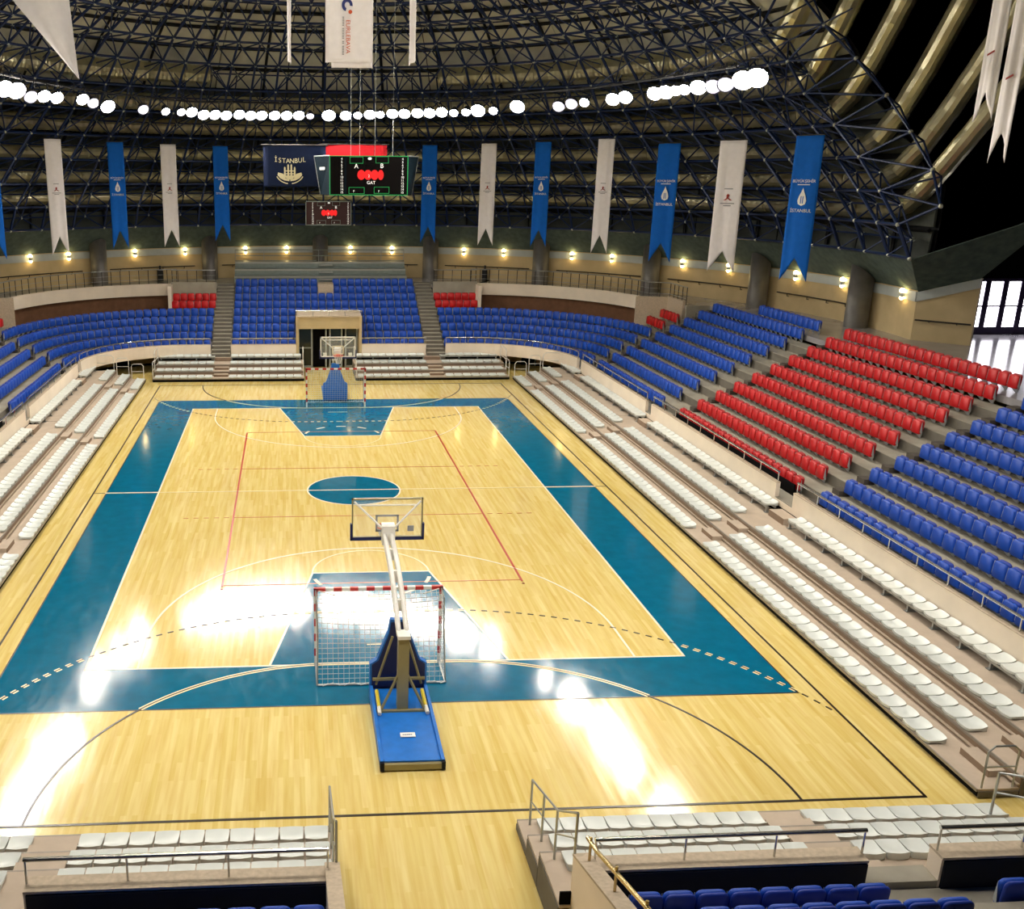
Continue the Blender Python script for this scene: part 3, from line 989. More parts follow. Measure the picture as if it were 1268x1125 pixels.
# ------------------------------------------------------------------ portal with glass doors at the far end
wl_ = struct('wall_portal', MB().box((-2.0, FY + 3.3, 2.62), (2.0, FY + 3.55, 3.35)), M['wall_beige'])
MB().box((-2.05, FY + 3.25, 3.35), (2.05, FY + 6.2, 3.42)).build('coping', M['coping'], wl_)
for sx in (-1, 1):
    MB().box((sx * 1.88, FY + 3.24, 0), (sx * 2.05, FY + 6.2, 3.35)).build('jamb', M['wall_beige'], wl_)
    MB().box((sx * 2.06, FY + 3.5, 0.9), (sx * 2.3, FY + 6.2, 1.57)).build('side_slab', M['concrete'], wl_)
MB().box((-1.9, FY + 4.0, 2.55), (1.9, FY + 6.2, 2.65)).build('portal_ceiling', M['wall_beige'], wl_)
dr = sempty('door_1', (0, FY + 4.4, 0))
yd = FY + 4.4
for x in (-1.88, -1.05, -0.15, 0.1, 0.85, 1.1, 1.82):
    MB().box((x - 0.05, yd - 0.05, 0), (x + 0.05, yd + 0.05, 2.6)).build('door_post', M['trim_white'], dr)
MB().box((-1.9, yd - 0.05, 2.5), (1.9, yd + 0.05, 2.62)).build('door_head', M['trim_white'], dr)
for (x0, x1) in ((-1.83, -1.1), (-0.98, -0.2), (0.15, 0.8), (1.15, 1.77)):
    if x0 == -0.98:
        MB().box((x0, yd + 0.02, 0.05), (x1, yd + 0.04, 2.5)).build('door_opening', M['dark'], dr)
    else:
        MB().box((x0, yd - 0.01, 0.05), (x1, yd + 0.01, 2.5)).build('door_pane', M['dark_glass'], dr)
        MB().box((x0, yd - 0.03, 1.22), (x1, yd + 0.03, 1.30)).build('door_bar', M['trim_white'], dr)
        MB().box((x0, yd - 0.03, 0.0), (x1, yd + 0.03, 0.12)).build('door_bar', M['trim_white'], dr)
pr_ = thing('portal_rail', 'dark steel rail on the roof edge of the glass door portal', 'railing', (0, FY + 3.35, 3.4))
for i in range(5):
    x = -2.0 + i
    MB().bar((x, FY + 3.35, 3.4), (x, FY + 3.35, 3.72), 0.02, 6).build('post', M['steel'], pr_)
MB().bar((-2.05, FY + 3.35, 3.72), (2.05, FY + 3.35, 3.72), 0.03, 8).build('top_rail', M['chrome'], pr_)
for sx in (-1, 1):
    MB().bar((sx * 2.05, FY + 3.35, 3.72), (sx * 2.2, FY + 3.2, 1.95), 0.025, 6).build('side_rail', M['steel_dark'], pr_)

# ------------------------------------------------------------------ metal bleacher above the centre seats
mbch = thing('metal_bleacher', 'grey metal bench bleacher behind the centre blue seats', 'bleacher', (0, 33, ZC))
for k in range(3):
    y0, z1 = fr(9) + 0.25 + 0.75 * k, 5.10 + 0.42 * k
    MB().box((-6.2, y0, z1 - 0.05), (5.7, y0 + 0.78, z1)).build('deck', M['sb_metal'], mbch)
    MB().box((-6.2, y0 - 0.01, z1 - 0.09), (5.7, y0 + 0.03, z1 + 0.03)).build('bench_edge', M['steel'], mbch)
    MB().box((-6.2, y0 + 0.02, z1 - 0.42), (5.7, y0 + 0.05, z1 - 0.05)).build('riser', M['sb_metal'], mbch)
    MB().box((-6.2, y0 + 0.30, z1 + 0.06), (-0.5, y0 + 0.58, z1 + 0.10)).build('bench', M['sb_metal'], mbch)
    MB().box((0.7, y0 + 0.30, z1 + 0.06), (5.7, y0 + 0.58, z1 + 0.10)).build('bench', M['sb_metal'], mbch)
    MB().box((-0.35, y0 - 0.25, z1 - 0.23), (0.6, y0, z1 - 0.15)).build('step', M['steel'], mbch)
for s in (-6.2, -4.2, -2.3, -0.35, 0.6, 2.4, 4.1, 5.7):
    MB().bar((s, fr(9) + 2.4, 5.9), (s, fr(9) + 2.4, 6.75), 0.025, 6).build('rail_post', M['steel'], mbch)
for z in (6.35, 6.75):
    MB().bar((-6.2, fr(9) + 2.4, z), (5.7, fr(9) + 2.4, z), 0.028, 6).build('rail', M['sb_metal'], mbch)

# ------------------------------------------------------------------ seat layout: blue and red
BF = 'blue folding seat'
RF = 'red folding seat'
rows = ['front row', 'second row', 'third row', 'fourth row', 'fifth row', 'sixth row', 'seventh row', 'eighth row', 'ninth row', 'top row']
for side, sg in (('right', 1), ('left', -1)):
    st = 'entrance side' if sg > 0 else 'opposite side'
    for k in range(10):
        x = sg * (RX + DS(k)); z = ZT(k) if k < 9 else ZC
        b1 = 13.9 if k == 9 else 17.72
        seat_row('blue', (x, 7.85), (x, b1), 12 if k == 9 else 20, z, FACE[side], BF, 'half-court aisle', rows[k], 'blue block towards scoreboard, ' + st, 'blue seats of the ' + st + ' block towards the scoreboard')
        seat_row('red', (x, 5.75), (x, -5.0), 21, z, FACE[side], RF, 'its far aisle', rows[k], 'big red block, ' + st, 'red seats of the big block, ' + st)
        if sg > 0:
            seat_row('blue', (x, -6.3), (x, -16.3), 20, z, FACE[side], BF, 'the red block aisle', rows[k], 'near blue block, ' + st, 'blue seats of the near block, ' + st)
    # curved corner blocks
    for k in range(5):
        r = RX + DS(k) - CXc
        L = r * PI / 2
        ns = 2
        n = int((L + 1.3) / 0.505)
        for i in range(n):
            l = (i + 0.5) * (L + 1.3) / n
            if l < L:
                a = l / r
                x, y, rot = CXc + r * math.cos(a), CYc + r * math.sin(a), a - PI / 2
            else:
                x, y, rot = CXc - (l - L), CYc + r, 0.0
            SEATS.append(('blue', sg * x, y, ZT(k), sg * rot, '%s, %s from the side aisle, %s, curved corner block, %s' % (BF, ORD[i + 1], rows[k], st), 'blue seats of the curved corner block, ' + st))
    for k in (5, 6):
        y = CYc + RX + DS(k) - CXc
        seat_row('red', (sg * 7.3, y), (sg * 10.2, y), 6, ZT(k), 0.0, RF, 'the stairway', 'lower row' if k == 5 else 'upper row', 'small red stairway block, ' + st, 'six-seat red rows beside the stairways')
        x = sg * (RX + DS(k))
        seat_row('red', (x, 18.75), (x, 21.4), 5, ZT(k), FACE[side], RF, 'side aisle', 'lower row' if k == 5 else 'upper row', 'concourse corner red block, ' + st, 'five-seat red rows beside the side aisles')
for k in range(9):
    y = CYc + RX + DS(k) - CXc
    for i in range(24):
        x = -6.1 + 12.2 * (i + 0.5) / 24
        if k < 4 and abs(x) < 2.0:
            continue
        if k >= 7 and i in (11, 12):
            continue
        SEATS.append(('blue', x, y, ZT(k), 0.0, '%s, %s along the %s from far-from-entrance stairway, centre block' % (BF, ORD[i + 1], rows[k]), 'blue seats of the centre block under the scoreboard'))
for k in range(2):
    y = -23.66 - 0.79 * k - 0.72
    seat_row('blue', (2.45 if k == 0 else 3.1, y), (6.35 if k == 0 else 7.0, y), 8, ZT(k) - 0.12, PI, BF, 'the floor gap', rows[k], 'near-end block seen from behind', 'blue seats of the near-end block beside the gap')
    seat_row('blue', (8.05, y), (11.05, y), 6, ZT(k) - 0.12, PI, BF, 'the aisle', rows[k], 'near-end corner block seen from behind', 'blue seats of the near-end corner block')
    seat_row('blue', (-1.98, y), (-6.3, y), 9, ZT(k) - 0.12, PI, BF, 'the floor gap', rows[k], 'near-end block away from entrance', 'blue seats of the near-end block away from the entrance')

# ------------------------------------------------------------------ instantiate: the 300 largest of each kind as things, the rest as stuff
KIND = {'blue': 300, 'red': 300, 'white': 300}
EPS = {}
cand = {'blue': [], 'red': [], 'white': []}
for s in SEATS:
    q = project((s[1], s[2], s[3] + 0.4))
    if q is None or not (-60 < q[0] < 1330 and -40 < q[1] < 1190):
        continue
    inside = -5 < q[0] < 1272 and 0 < q[1] < 1128
    cand[s[0]].append((0 if inside else 1, q[2], s))


def link(o, parent=None):
    COL.objects.link(o)
    if parent:
        o.parent = parent
    return o


proto = {}
for c in ('blue', 'red'):
    e = bpy.data.objects.new('%s_folding_seat' % c, None)
    e.empty_display_size = 0.2
    proto[c] = (e, [bpy.data.objects.new('seat_pan', MESH['seat_pan'][c]), bpy.data.objects.new('backrest', MESH['backrest'][c]), bpy.data.objects.new('seat_bracket', MESH['bracket'])])
proto['white'] = (bpy.data.objects.new('bleacher_seat', MESH['white']), [])
first = {c: True for c in proto}
for c, lst in cand.items():
    lst.sort(key=lambda t: (t[0], t[1]))
    solo, mass = lst[:KIND[c]], lst[KIND[c]:]
    for _, _, s in solo:
        root, kids = proto[c]
        if not first[c]:
            root = root.copy(); kids = [k.copy() for k in kids]
        first[c] = False
        link(root)
        root.location = (s[1], s[2], s[3]); root.rotation_euler = (0, 0, s[4])
        if len(s) > 7:
            root.scale = (s[7], 1, 1)
        root['label'] = s[5]; root['category'] = 'seat'; root['group'] = s[6]
        for k in kids:
            link(k, root)
    if mass:
        parts = [(MESH['white'], M['seat_white'])] if c == 'white' else [(MESH['seat_pan'][c], None), (MESH['backrest'][c], None), (MESH['bracket'], None)]
        V, F, MI = [], [], []
        mats = []
        for pi, (me, _) in enumerate(parts):
            mats.append(me.materials[0])
            pv = [v.co.copy() for v in me.vertices]; pf = [tuple(p.vertices) for p in me.polygons]
            for _, _, s in mass:
                ca, sa = math.cos(s[4]), math.sin(s[4])
                n = len(V)
                kx = s[7] if len(s) > 7 else 1.0
                V += [(s[1] + p.x * kx * ca - p.y * sa, s[2] + p.x * kx * sa + p.y * ca, s[3] + p.z) for p in pv]
                F += [tuple(i + n for i in f) for f in pf]
                MI += [pi] * len(pf)
        me = bpy.data.meshes.new('distant_%s_seats' % c)
        me.from_pydata(V, [], F)
        for m in mats:
            me.materials.append(m)
        me.polygons.foreach_set('material_index', MI)
        me.polygons.foreach_set('use_smooth', [True] * len(F))
        me.update()
        o = link(bpy.data.objects.new('distant_%s_seats' % c, me))
        tag(o, {'blue': 'the farther rows of blue folding seats beyond those counted singly', 'red': 'the farther red folding seats', 'white': 'the farther white bleacher seats beyond those counted singly'}[c], 'seats')
        o['kind'] = 'stuff'

# ------------------------------------------------------------------ basketball stands
def hoop(sg, label, near):
    """sg=-1: stand at the near end (arm reaches towards +Y); +1: far end. Built in near-end coordinates and mirrored."""
    root = thing('basketball_stand', label, 'basketball hoop', (0, sg * 16.5, 0), 'portable basketball stands')
    def p(x, y, z):            # y measured from the court centre outward
        return (x, sg * y, z)
    def bx(mb, x0, y0, z0, x1, y1, z1):
        return mb.box(p(x0, y0, z0), p(x1, y1, z1))
    base = MB()
    base.hexa([p(-0.62, 15.9, 0.08), p(0.66, 15.9, 0.08), p(0.62, 18.55, 0.08), p(-0.66, 18.55, 0.08), p(-0.62, 15.9, 0.36), p(0.66, 15.9, 0.36), p(0.62, 18.55, 0.20), p(-0.66, 18.55, 0.20)])
    b = base.build('base_box', M['hoop_blue'], root)
    for x in (-0.66, 0.60):
        MB().hexa([p(x, 15.85, 0.04), p(x + 0.07, 15.85, 0.04), p(x + 0.07, 18.6, 0.04), p(x, 18.6, 0.04), p(x, 15.85, 0.42), p(x + 0.07, 15.85, 0.42), p(x + 0.07, 18.6, 0.24), p(x, 18.6, 0.24)]).build('side_padding', M['hoop_blue'], root)
    bx(MB(), -0.62, 18.56, 0.04, 0.62, 18.64, 0.17).build('rear_plate', M['olive_steel'], root)
    for x in (-0.66, 0.60):
        bx(MB(), x, 18.5, 0.03, x + 0.08, 18.66, 0.22).build('corner_bumper', M['navy'], root)
    for x in (-0.5, 0.5):
        for y in (16.2, 18.3):
            MB().bar(p(x - 0.03, y, 0.05), p(x + 0.03, y, 0.05), 0.05, 8).build('wheel', M['dark'], root)
    pl = bx(MB(), -0.15, 17.62, 0.255, 0.17, 17.78, 0.275).build('maker_plate', M['print_white'], root)
    if near:
        for i in range(7):
            bx(MB(), -0.10 + i * 0.03, 17.69, 0.275, -0.08 + i * 0.03, 17.72, 0.278).build('plate_print', M['print_navy'], pl)
    # front shield of padding facing the court
    zf = 0.04
    out = [(-0.66, zf), (0.66, zf), (0.66, 0.95), (0.50, 1.05), (0.24, 1.75), (0.20, 2.05), (-0.20, 2.05), (-0.24, 1.75), (-0.50, 1.05), (-0.66, 0.95)]
    n = len(out)
    mb = MB()
    vs = [p(x, 15.66, z) for x, z in out] + [p(x, 15.82, z) for x, z in out]
    f0 = [tuple(range(n)), tuple(range(2 * n - 1, n - 1, -1))] + [(i, i + n, (i + 1) % n + n, (i + 1) % n) for i in range(n)]
    mb.add(vs, f0)
    mb.build('front_padding', M['hoop_blue'], root)
    mb = MB()
    inn = [(x * 0.93, z * 0.96 + 0.03) for x, z in out]
    mb.add([p(x, 15.825, z) for x, z in inn] + [p(x, 15.84, z) for x, z in inn], f0)
    mb.build('padding_back', M['pad_navy'], root)
    # post and its braces
    bx(MB(), -0.12, 16.55, 0.25, 0.12, 16.8, 2.12).build('post', M['olive_steel'], root)
    bx(MB(), -0.14, 16.5, 2.06, 0.14, 16.85, 2.14).build('post_cap', M['white_paint'], root)
    bx(MB(), -0.58, 16.78, 0.27, 0.58, 16.86, 0.35).build('cross_bar', M['olive_steel'], root)
    for x in (-1, 1):
        MB().bar(p(x * 0.10, 16.7, 1.15), p(x * 0.50, 16.82, 0.32), 0.035, 6).build('brace', M['olive_steel'], root)
        MB().bar(p(x * 0.16, 15.95, 1.7), p(x * 0.52, 15.95, 0.5), 0.03, 6).build('brace', M['olive_steel'], root)
        MB().bar(p(x * 0.52, 16.1, 0.42), p(x * 0.52, 16.75, 0.38), 0.045, 8).build('hydraulic_cylinder', M['yellow_tape'], root)
        MB().bar(p(x * 0.52, 16.75, 0.38), p(x * 0.53, 17.0, 0.36), 0.045, 8).build('cylinder_end', M['white_paint'], root)
    bx(MB(), -0.6, 15.95, 0.62, 0.6, 16.0, 0.68).build('cross_bar', M['olive_steel'], root)
    # double curved arm
    for x in (-0.09, 0.09):
        pts = []
        for i in range(13):
            t = i / 12
            y = 16.62 + (13.15 - 16.62) * t
            z = 2.05 + (3.12 - 2.05) * t + 0.26 * math.sin(PI * t)
            pts.append(p(x * (1 - 0.05 * t) - 0.02 * t, y, z))
        mb = MB(); mb.smooth = True
        mb.tube(pts, 0.058, 8).build('arm', M['white_paint'], root)
        pts2 = [(q[0], q[1] + sg * 0.0, q[2] - 0.24 * (1 - 0.1 * i / 12)) for i, q in enumerate(pts)]
        mb = MB(); mb.smooth = True
        mb.tube(pts2[1:], 0.035, 6).build('lower_arm', M['white_paint'], root)
    for i in (3, 6, 9):
        t = i / 12
        y = 16.62 + (13.15 - 16.62) * t; z = 2.05 + 1.07 * t + 0.26 * math.sin(PI * t)
        bx(MB(), -0.11, y - 0.04, z - 0.26, 0.11, y + 0.04, z + 0.02).build('arm_clamp', M['white_paint'], root)
    bx(MB(), -0.16, 12.95, 2.85, 0.16, 13.25, 3.35).build('head_bracket', M['white_paint'], root)
    bx(MB(), -0.13, 12.84, 2.92, 0.13, 12.97, 3.25).build('head_plate', M['white_paint'], root)
    for x in (-1, 1):
        MB().bar(p(x * 0.10, 13.1, 3.2), p(x * 0.84, 12.86, 3.88), 0.028, 6).build('board_strut', M['white_paint'], root)
    MB().bar(p(-0.72, 12.87, 3.78), p(0.72, 12.87, 3.78), 0.02, 6).build('board_bar', M['white_paint'], root)
    # glass backboard with frame, target square, padding
    bd = bx(MB(), -0.88, 12.80, 2.92, 0.88, 12.83, 3.93).build('backboard', M['glass'], root)
    fm = M['olive_steel'] if near else M['white_paint']
    w = 0.035 if near else 0.06
    for (x0, z0, x1, z1) in ((-0.9, 3.95 - w, 0.9, 3.95), (-0.9, 2.9, 0.9, 2.9 + w), (-0.9, 2.9, -0.9 + w, 3.95), (0.9 - w, 2.9, 0.9, 3.95)):
        bx(MB(), x0, 12.78, z0, x1, 12.85, z1).build('board_frame', fm, bd)
    sq = M['line_white'] if not near else M['print_grey']
    for (x0, z0, x1, z1) in ((-0.295, 3.45, 0.295, 3.50), (-0.295, 3.05, 0.295, 3.10), (-0.295, 3.05, -0.245, 3.50), (0.245, 3.05, 0.295, 3.50)):
        bx(MB(), x0, 12.79, z0, x1, 12.80, z1).build('target_square', sq, bd)
    bx(MB(), -0.93, 12.76, 2.84, 0.93, 12.87, 2.92).build('bottom_padding', M['pad_navy'], root)
    for x in (-1, 1):
        bx(MB(), x * 0.885, 12.76, 2.84, x * 0.94, 12.87, 3.28).build('edge_padding', M['pad_navy'], root)
    if near:
        bx(MB(), 0.52, 12.79, 3.05, 0.68, 12.80, 3.20).build('board_sticker', M['print_grey'], bd)
    else:
        for x in (-0.66, 0.62):
            bx(MB(), x - 0.09, 12.79, 2.98, x + 0.09, 12.80, 3.14).build('board_sticker', M['print_white'], bd)
    # rim and net
    cy = 12.80 - 0.15 - 0.225
    mb = MB(); mb.smooth = True
    pts = [p(0.225 * math.cos(2 * PI * i / 24), cy + 0.225 * math.sin(2 * PI * i / 24), 3.05) for i in range(25)]
    rim = mb.tube(pts, 0.016, 6).build('rim', M['orange'], root)
    bx(MB(), -0.09, cy + 0.22, 3.0, 0.09, 12.80, 3.06).build('rim_mount', M['orange'], rim)
    mb = MB()
    for i in range(12):
        for j in range(4):
            r0 = 0.22 - 0.03 * j; r1 = 0.22 - 0.03 * (j + 1)
            for e in (-1, 1):
                a0 = 2 * PI * i / 12 + (PI / 12 if j % 2 else 0); a1 = a0 + e * PI / 12
                mb.bar(p(r0 * math.cos(a0), cy + r0 * math.sin(a0), 3.04 - 0.1 * j), p(r1 * math.cos(a1), cy + r1 * math.sin(a1), 3.04 - 0.1 * (j + 1)), 0.007, 4, False)
    nt = mb.build('net', M['net'], root, kind='stuff')
    return root


hoop(-1, 'nearer portable basketball stand seen from behind, blue base and white arm', True)
hoop(1, 'far portable basketball stand before the glass doors, facing the viewer', False)


# ------------------------------------------------------------------ handball goals
def goal(cx, y, sg, label):
    """striped frame 3 m by 2 m in front, net hung back; sg = direction of depth"""
    root = thing('handball_goal', label, 'goal', (cx, y, 0), 'striped handball goals')
    w = 0.08
    for x in (-1.54, 1.54):
        post = MB().box((cx + x - w / 2, y - w / 2, 0), (cx + x + w / 2, y + w / 2, 2.08)).build('post', M['white_paint'], root)
        for k in range(5):
            z = 0.28 + k * 0.4
            MB().box((cx + x - w / 2 - 0.003, y - w / 2 - 0.003, z), (cx + x + w / 2 + 0.003, y + w / 2 + 0.003, z + 0.2)).build('red_band', M['post_red'], post)
    bar = MB().box((cx - 1.58, y - w / 2, 2.0), (cx + 1.58, y + w / 2, 2.08)).build('crossbar', M['white_paint'], root)
    MB().box((cx - 1.583, y - w / 2 - 0.003, 1.997), (cx - 1.3, y + w / 2 + 0.003, 2.083)).build('red_band', M['post_red'], bar)
    MB().box((cx + 1.3, y - w / 2 - 0.003, 1.997), (cx + 1.583, y + w / 2 + 0.003, 2.083)).build('red_band', M['post_red'], bar)
    for k in range(6):
        x = -1.1 + k * 0.4
        MB().box((cx + x, y - w / 2 - 0.003, 1.997), (cx + x + 0.2, y + w / 2 + 0.003, 2.083)).build('red_band', M['post_red'], bar)
    D = 1.05
    for x in (-1.54, 1.54):
        MB().bar((cx + x, y, 0.03), (cx + x, y + sg * D, 0.03), 0.025, 6).build('base_bar', M['steel'], root)
        MB().tube([(cx + x, y, 2.03), (cx + x, y + sg * 0.5, 1.98), (cx + x * 0.98, y + sg * 0.8, 1.2), (cx + x, y + sg * D, 0.03)], 0.018, 6).build('side_hoop', M['steel'], root)
        MB().bar((cx + x, y, 2.02), (cx + x * 0.7, y + sg * 0.25, 1.99), 0.015, 5).build('corner_brace', M['white_paint'], root)
    MB().bar((cx - 1.54, y + sg * D, 0.03), (cx + 1.54, y + sg * D, 0.03), 0.025, 6).build('rear_bar', M['steel'], root)
    # net: top sheet, back sheet and side sheets
    mb = MB()
    prof = [(0.0, 2.0), (0.35, 1.84), (0.55, 1.62), (0.75, 1.2), (0.88, 0.75), (0.98, 0.35), (1.03, 0.05)]
    def P(x, l):
        # walk along the profile
        tot = [0]
        for a, b in zip(prof, prof[1:]):
            tot.append(tot[-1] + math.dist(a, b))
        s = l * tot[-1]
        for i in range(len(prof) - 1):
            if s <= tot[i + 1] + 1e-9:
                t = (s - tot[i]) / (tot[i + 1] - tot[i])
                d = prof[i][0] + (prof[i + 1][0] - prof[i][0]) * t
                z = prof[i][1] + (prof[i + 1][1] - prof[i][1]) * t
                break
        sag = 0.10 * math.cos(x / 1.54 * PI / 2) * math.sin(PI * min(1, l * 1.6)) if l < 0.62 else 0
        return (cx + x, y + sg * d, z - sag)
    NX, NL, r = 24, 19, 0.005
    for i in range(NX + 1):
        x = -1.54 + 3.08 * i / NX
        for j in range(11):
            mb.bar(P(x, j / 11), P(x, (j + 1) / 11), r, 4, False)
    for j in range(NL + 1):
        for i in range(8):
            mb.bar(P(-1.54 + 3.08 * i / 8, j / NL), P(-1.54 + 3.08 * (i + 1) / 8, j / NL), r, 4, False)
    for x in (-1.54, 1.54):
        for k in range(1, 16):
            z = 2.0 * k / 16
            dmax = 0
            for (a, b) in zip(prof, prof[1:]):
                if b[1] <= z <= a[1]:
                    dmax = a[0] + (b[0] - a[0]) * (a[1] - z) / (a[1] - b[1])
            mb.bar((cx + x, y, z), (cx + x, y + sg * dmax, z), r, 4, False)
        for k in range(1, 9):
            d = k * 0.125
            zt = 0
            for (a, b) in zip(prof, prof[1:]):
                if a[0] <= d <= b[0]:
                    zt = a[1] + (b[1] - a[1]) * (d - a[0]) / (b[0] - a[0])
            mb.bar((cx + x, y + sg * d, 0.03), (cx + x, y + sg * d, zt), r, 4, False)
    mb.build('net', M['net'], root, kind='stuff')
    # slack net bundled along the floor at the rear
    mb = MB()
    for i in range(24):
        x0 = -1.54 + 3.08 * i / 24
        mb.bar((cx + x0, y + sg * (D + 0.04 * math.sin(i * 1.7)), 0.03), (cx + x0 + 0.14, y + sg * (D + 0.04 * math.sin(i * 1.7 + 1.7)), 0.05), 0.018, 5)
    mb.build('net_hem', M['net'], root)
    return root


goal(-0.31, -14.03, -1, 'nearer handball goal with white net behind the near hoop')
goal(-0.04, 14.2, 1, 'far red and white striped handball goal under the far hoop')

# ------------------------------------------------------------------ concourse: back wall, trim, columns, rails, sconces
DC = (0.0, 10.2)


def dpt(r, a, z=None):
    q = (DC[0] + r * math.cos(rad(a)), DC[1] + r * math.sin(rad(a)))
    return q if z is None else (q[0], q[1], z)


A0, A1 = -8.3, 188.3


def ringwall(r0, r1, z0, z1, a0=A0, a1=A1, n=70):
    return MB().strip([dpt(r0, a0 + (a1 - a0) * i / n) for i in range(n + 1)][::-1], [dpt(r1, a0 + (a1 - a0) * i / n) for i in range(n + 1)][::-1], z0, z1)


wc = struct('wall_concourse', ringwall(26.0, 26.3, ZC, 6.9), M['wall_beige'])
tr1 = struct('trim_1', ringwall(25.93, 26.0, 6.42, 6.85), M['trim_white'])
# sloping soffit above the trim
mb = MB()
n = 70
lo = [dpt(26.05, A0 + (A1 - A0) * i / n, 6.85) for i in range(n + 1)]
hi = [dpt(24.55, -13.4 + 206.8 * i / n, 8.42) for i in range(n + 1)]
lo2 = [(p[0], p[1], p[2] + 0.12) for p in lo]; hi2 = [(p[0], p[1], p[2] + 0.12) for p in hi]
N = n + 1
fs = []
for i in range(n):
    fs += [(i, i + 1, N + i + 1, N + i), (2 * N + i, 3 * N + i, 3 * N + i + 1, 2 * N + i + 1), (N + i, N + i + 1, 3 * N + i + 1, 3 * N + i)]
mb.add(lo + hi + lo2 + hi2, fs)
sof = struct('trim_soffit', mb, M['soffit'])
# return wall, soffit and lobby towards the entrance
for sx in (1, -1):
    c0 = (sx * 25.73, 6.45); c1 = (sx * 27.35, 4.75)
    nm = 'right' if sx > 0 else 'left'
    mb = MB(); mb.hexa([(c0[0], c0[1], ZC), (c1[0], c1[1], ZC), (c1[0] + sx * 0.25, c1[1] + 0.25, ZC), (c0[0] + sx * 0.25, c0[1] + 0.25, ZC), (c0[0], c0[1], 6.9), (c1[0], c1[1], 7.6), (c1[0] + sx * 0.25, c1[1] + 0.25, 7.6), (c0[0] + sx * 0.25, c0[1] + 0.25, 6.9)])
    struct('wall_return_' + nm, mb, M['wall_beige'])
    mb = MB(); e = 0.05
    mb.hexa([(c0[0] - sx * e, c0[1] - e, 6.42), (c1[0] - sx * e, c1[1] - e, 7.2), (c1[0], c1[1], 7.2), (c0[0], c0[1], 6.42), (c0[0] - sx * e, c0[1] - e, 6.85), (c1[0] - sx * e, c1[1] - e, 7.62), (c1[0], c1[1], 7.62), (c0[0], c0[1], 6.85)])
    struct('trim_return_' + nm, mb, M['trim_white'])
    # its soffit rises towards the entrance
    P = [(25.73, 6.45, 6.85), (27.35, 4.76, 7.62), (27.9, 4.2, 8.6), (28.4, 1.6, 10.9), (27.0, 2.79, 9.89), (23.88, 4.48, 8.42)]
    P = [(sx * p[0], p[1], p[2]) for p in P]
    mb = MB(); m6 = len(P)
    mb.add(P + [(p[0] + sx * 0.1, p[1] + 0.1, p[2] + 0.05) for p in P], [tuple(range(m6)), tuple(range(2 * m6 - 1, m6 - 1, -1))] + [(i, (i + 1) % m6, (i + 1) % m6 + m6, i + m6) for i in range(m6)])
    struct('trim_soffit_' + nm, mb, M['soffit'])

# columns
for i in range(11):
    a = 18.0 * i + 0.4
    q = dpt(25.42, a)
    where = ['nearest the glass entrance', 'second from the glass entrance', 'third from the glass entrance', 'fourth from the glass entrance, by the stairway', 'fifth from entrance, beside the stairway top', 'behind the metal bleacher',
             'sixth from the entrance', 'at the top of the far stairway', 'beyond the far stairway', 'second beyond the far stairway', 'last one opposite the entrance'][i]
    mb = MB(); mb.smooth = True
    n = 20
    vs, top = [], []
    for j in range(n):
        x = q[0] + 0.55 * math.cos(2 * PI * j / n); y = q[1] + 0.55 * math.sin(2 * PI * j / n)
        rr = math.hypot(x - DC[0], y - DC[1])
        vs.append((x, y, ZC)); top.append((x, y, min(7.75, 6.85 + (26.05 - rr) * 0.75)))
    mb.add(vs + top, [(j, (j + 1) % n, n + (j + 1) % n, n + j) for j in range(n)] + [tuple(range(n, 2 * n))])
    c = mb.build('column', M['column'])
    tag(c, 'round grey metal column on the concourse, %s' % where, 'column', 'grey columns along the concourse wall')

# wall handrails between the columns
for i in range(10):
    a0, a1 = 18 * i + 2.6, 18 * i + 16.2
    hr = thing('wall_handrail', 'dark handrail on the beige wall, %s bay from the entrance end' % ORD[i + 1], 'handrail', dpt(25.9, (a0 + a1) / 2, 5.6), 'dark handrails along the concourse wall')
    MB().tube([dpt(25.86, a0 + (a1 - a0) * t / 6, 5.62) for t in range(7)], 0.035, 6).build('rail', M['steel_dark'], hr)
    for t in range(4):
        a = a0 + (a1 - a0) * (t + 0.5) / 4
        MB().tube([dpt(26.0, a, 5.45), dpt(25.87, a, 5.47), dpt(25.86, a, 5.6)], 0.022, 5).build('wall_bracket', M['steel_dark'], hr)
hr = thing('wall_handrail', 'dark handrail on the beige return wall beside the glass entrance', 'handrail', (26.4, 5.6, 5.6))
MB().bar((25.7, 6.3, 5.62), (27.2, 4.7, 5.62), 0.035, 6).build('rail', M['steel_dark'], hr)
for t in (0.25, 0.75):
    MB().bar((25.7 + 1.5 * t, 6.3 - 1.6 * t, 5.6), (25.85 + 1.5 * t, 6.45 - 1.6 * t, 5.5), 0.022, 5).build('wall_bracket', M['steel_dark'], hr)

# sconces
SC = [136.8, 130.7, 120.1, 112.1, 102.4, 95.8, 85.5, 78.8, 67.2, 60.8, 49.8, 43.4, 32.0, 24.5, 13.3, 5.2, -6.1]
for i, a in enumerate(SC):
    q = dpt(25.80, a, 6.62)
    sc = thing('wall_sconce', 'warm lit wall lamp on the pale trim, %s from the side opposite the entrance' % ORD[i + 1], 'wall lamp', q, 'warm wall lamps along the concourse')
    mb = MB(); mb.smooth = True
    mb.bar((q[0], q[1], q[2] - 0.10), (q[0], q[1], q[2] + 0.10), 0.10, 10).build('lamp_body', M['trim_white'], sc)
    MB().ball((q[0], q[1], q[2] + 0.17), 0.125, 8, 6).build('upper_glow', M['sconce'], sc)
    MB().ball((q[0], q[1], q[2] - 0.15), 0.095, 8, 6).build('lower_glow', M['sconce'], sc)

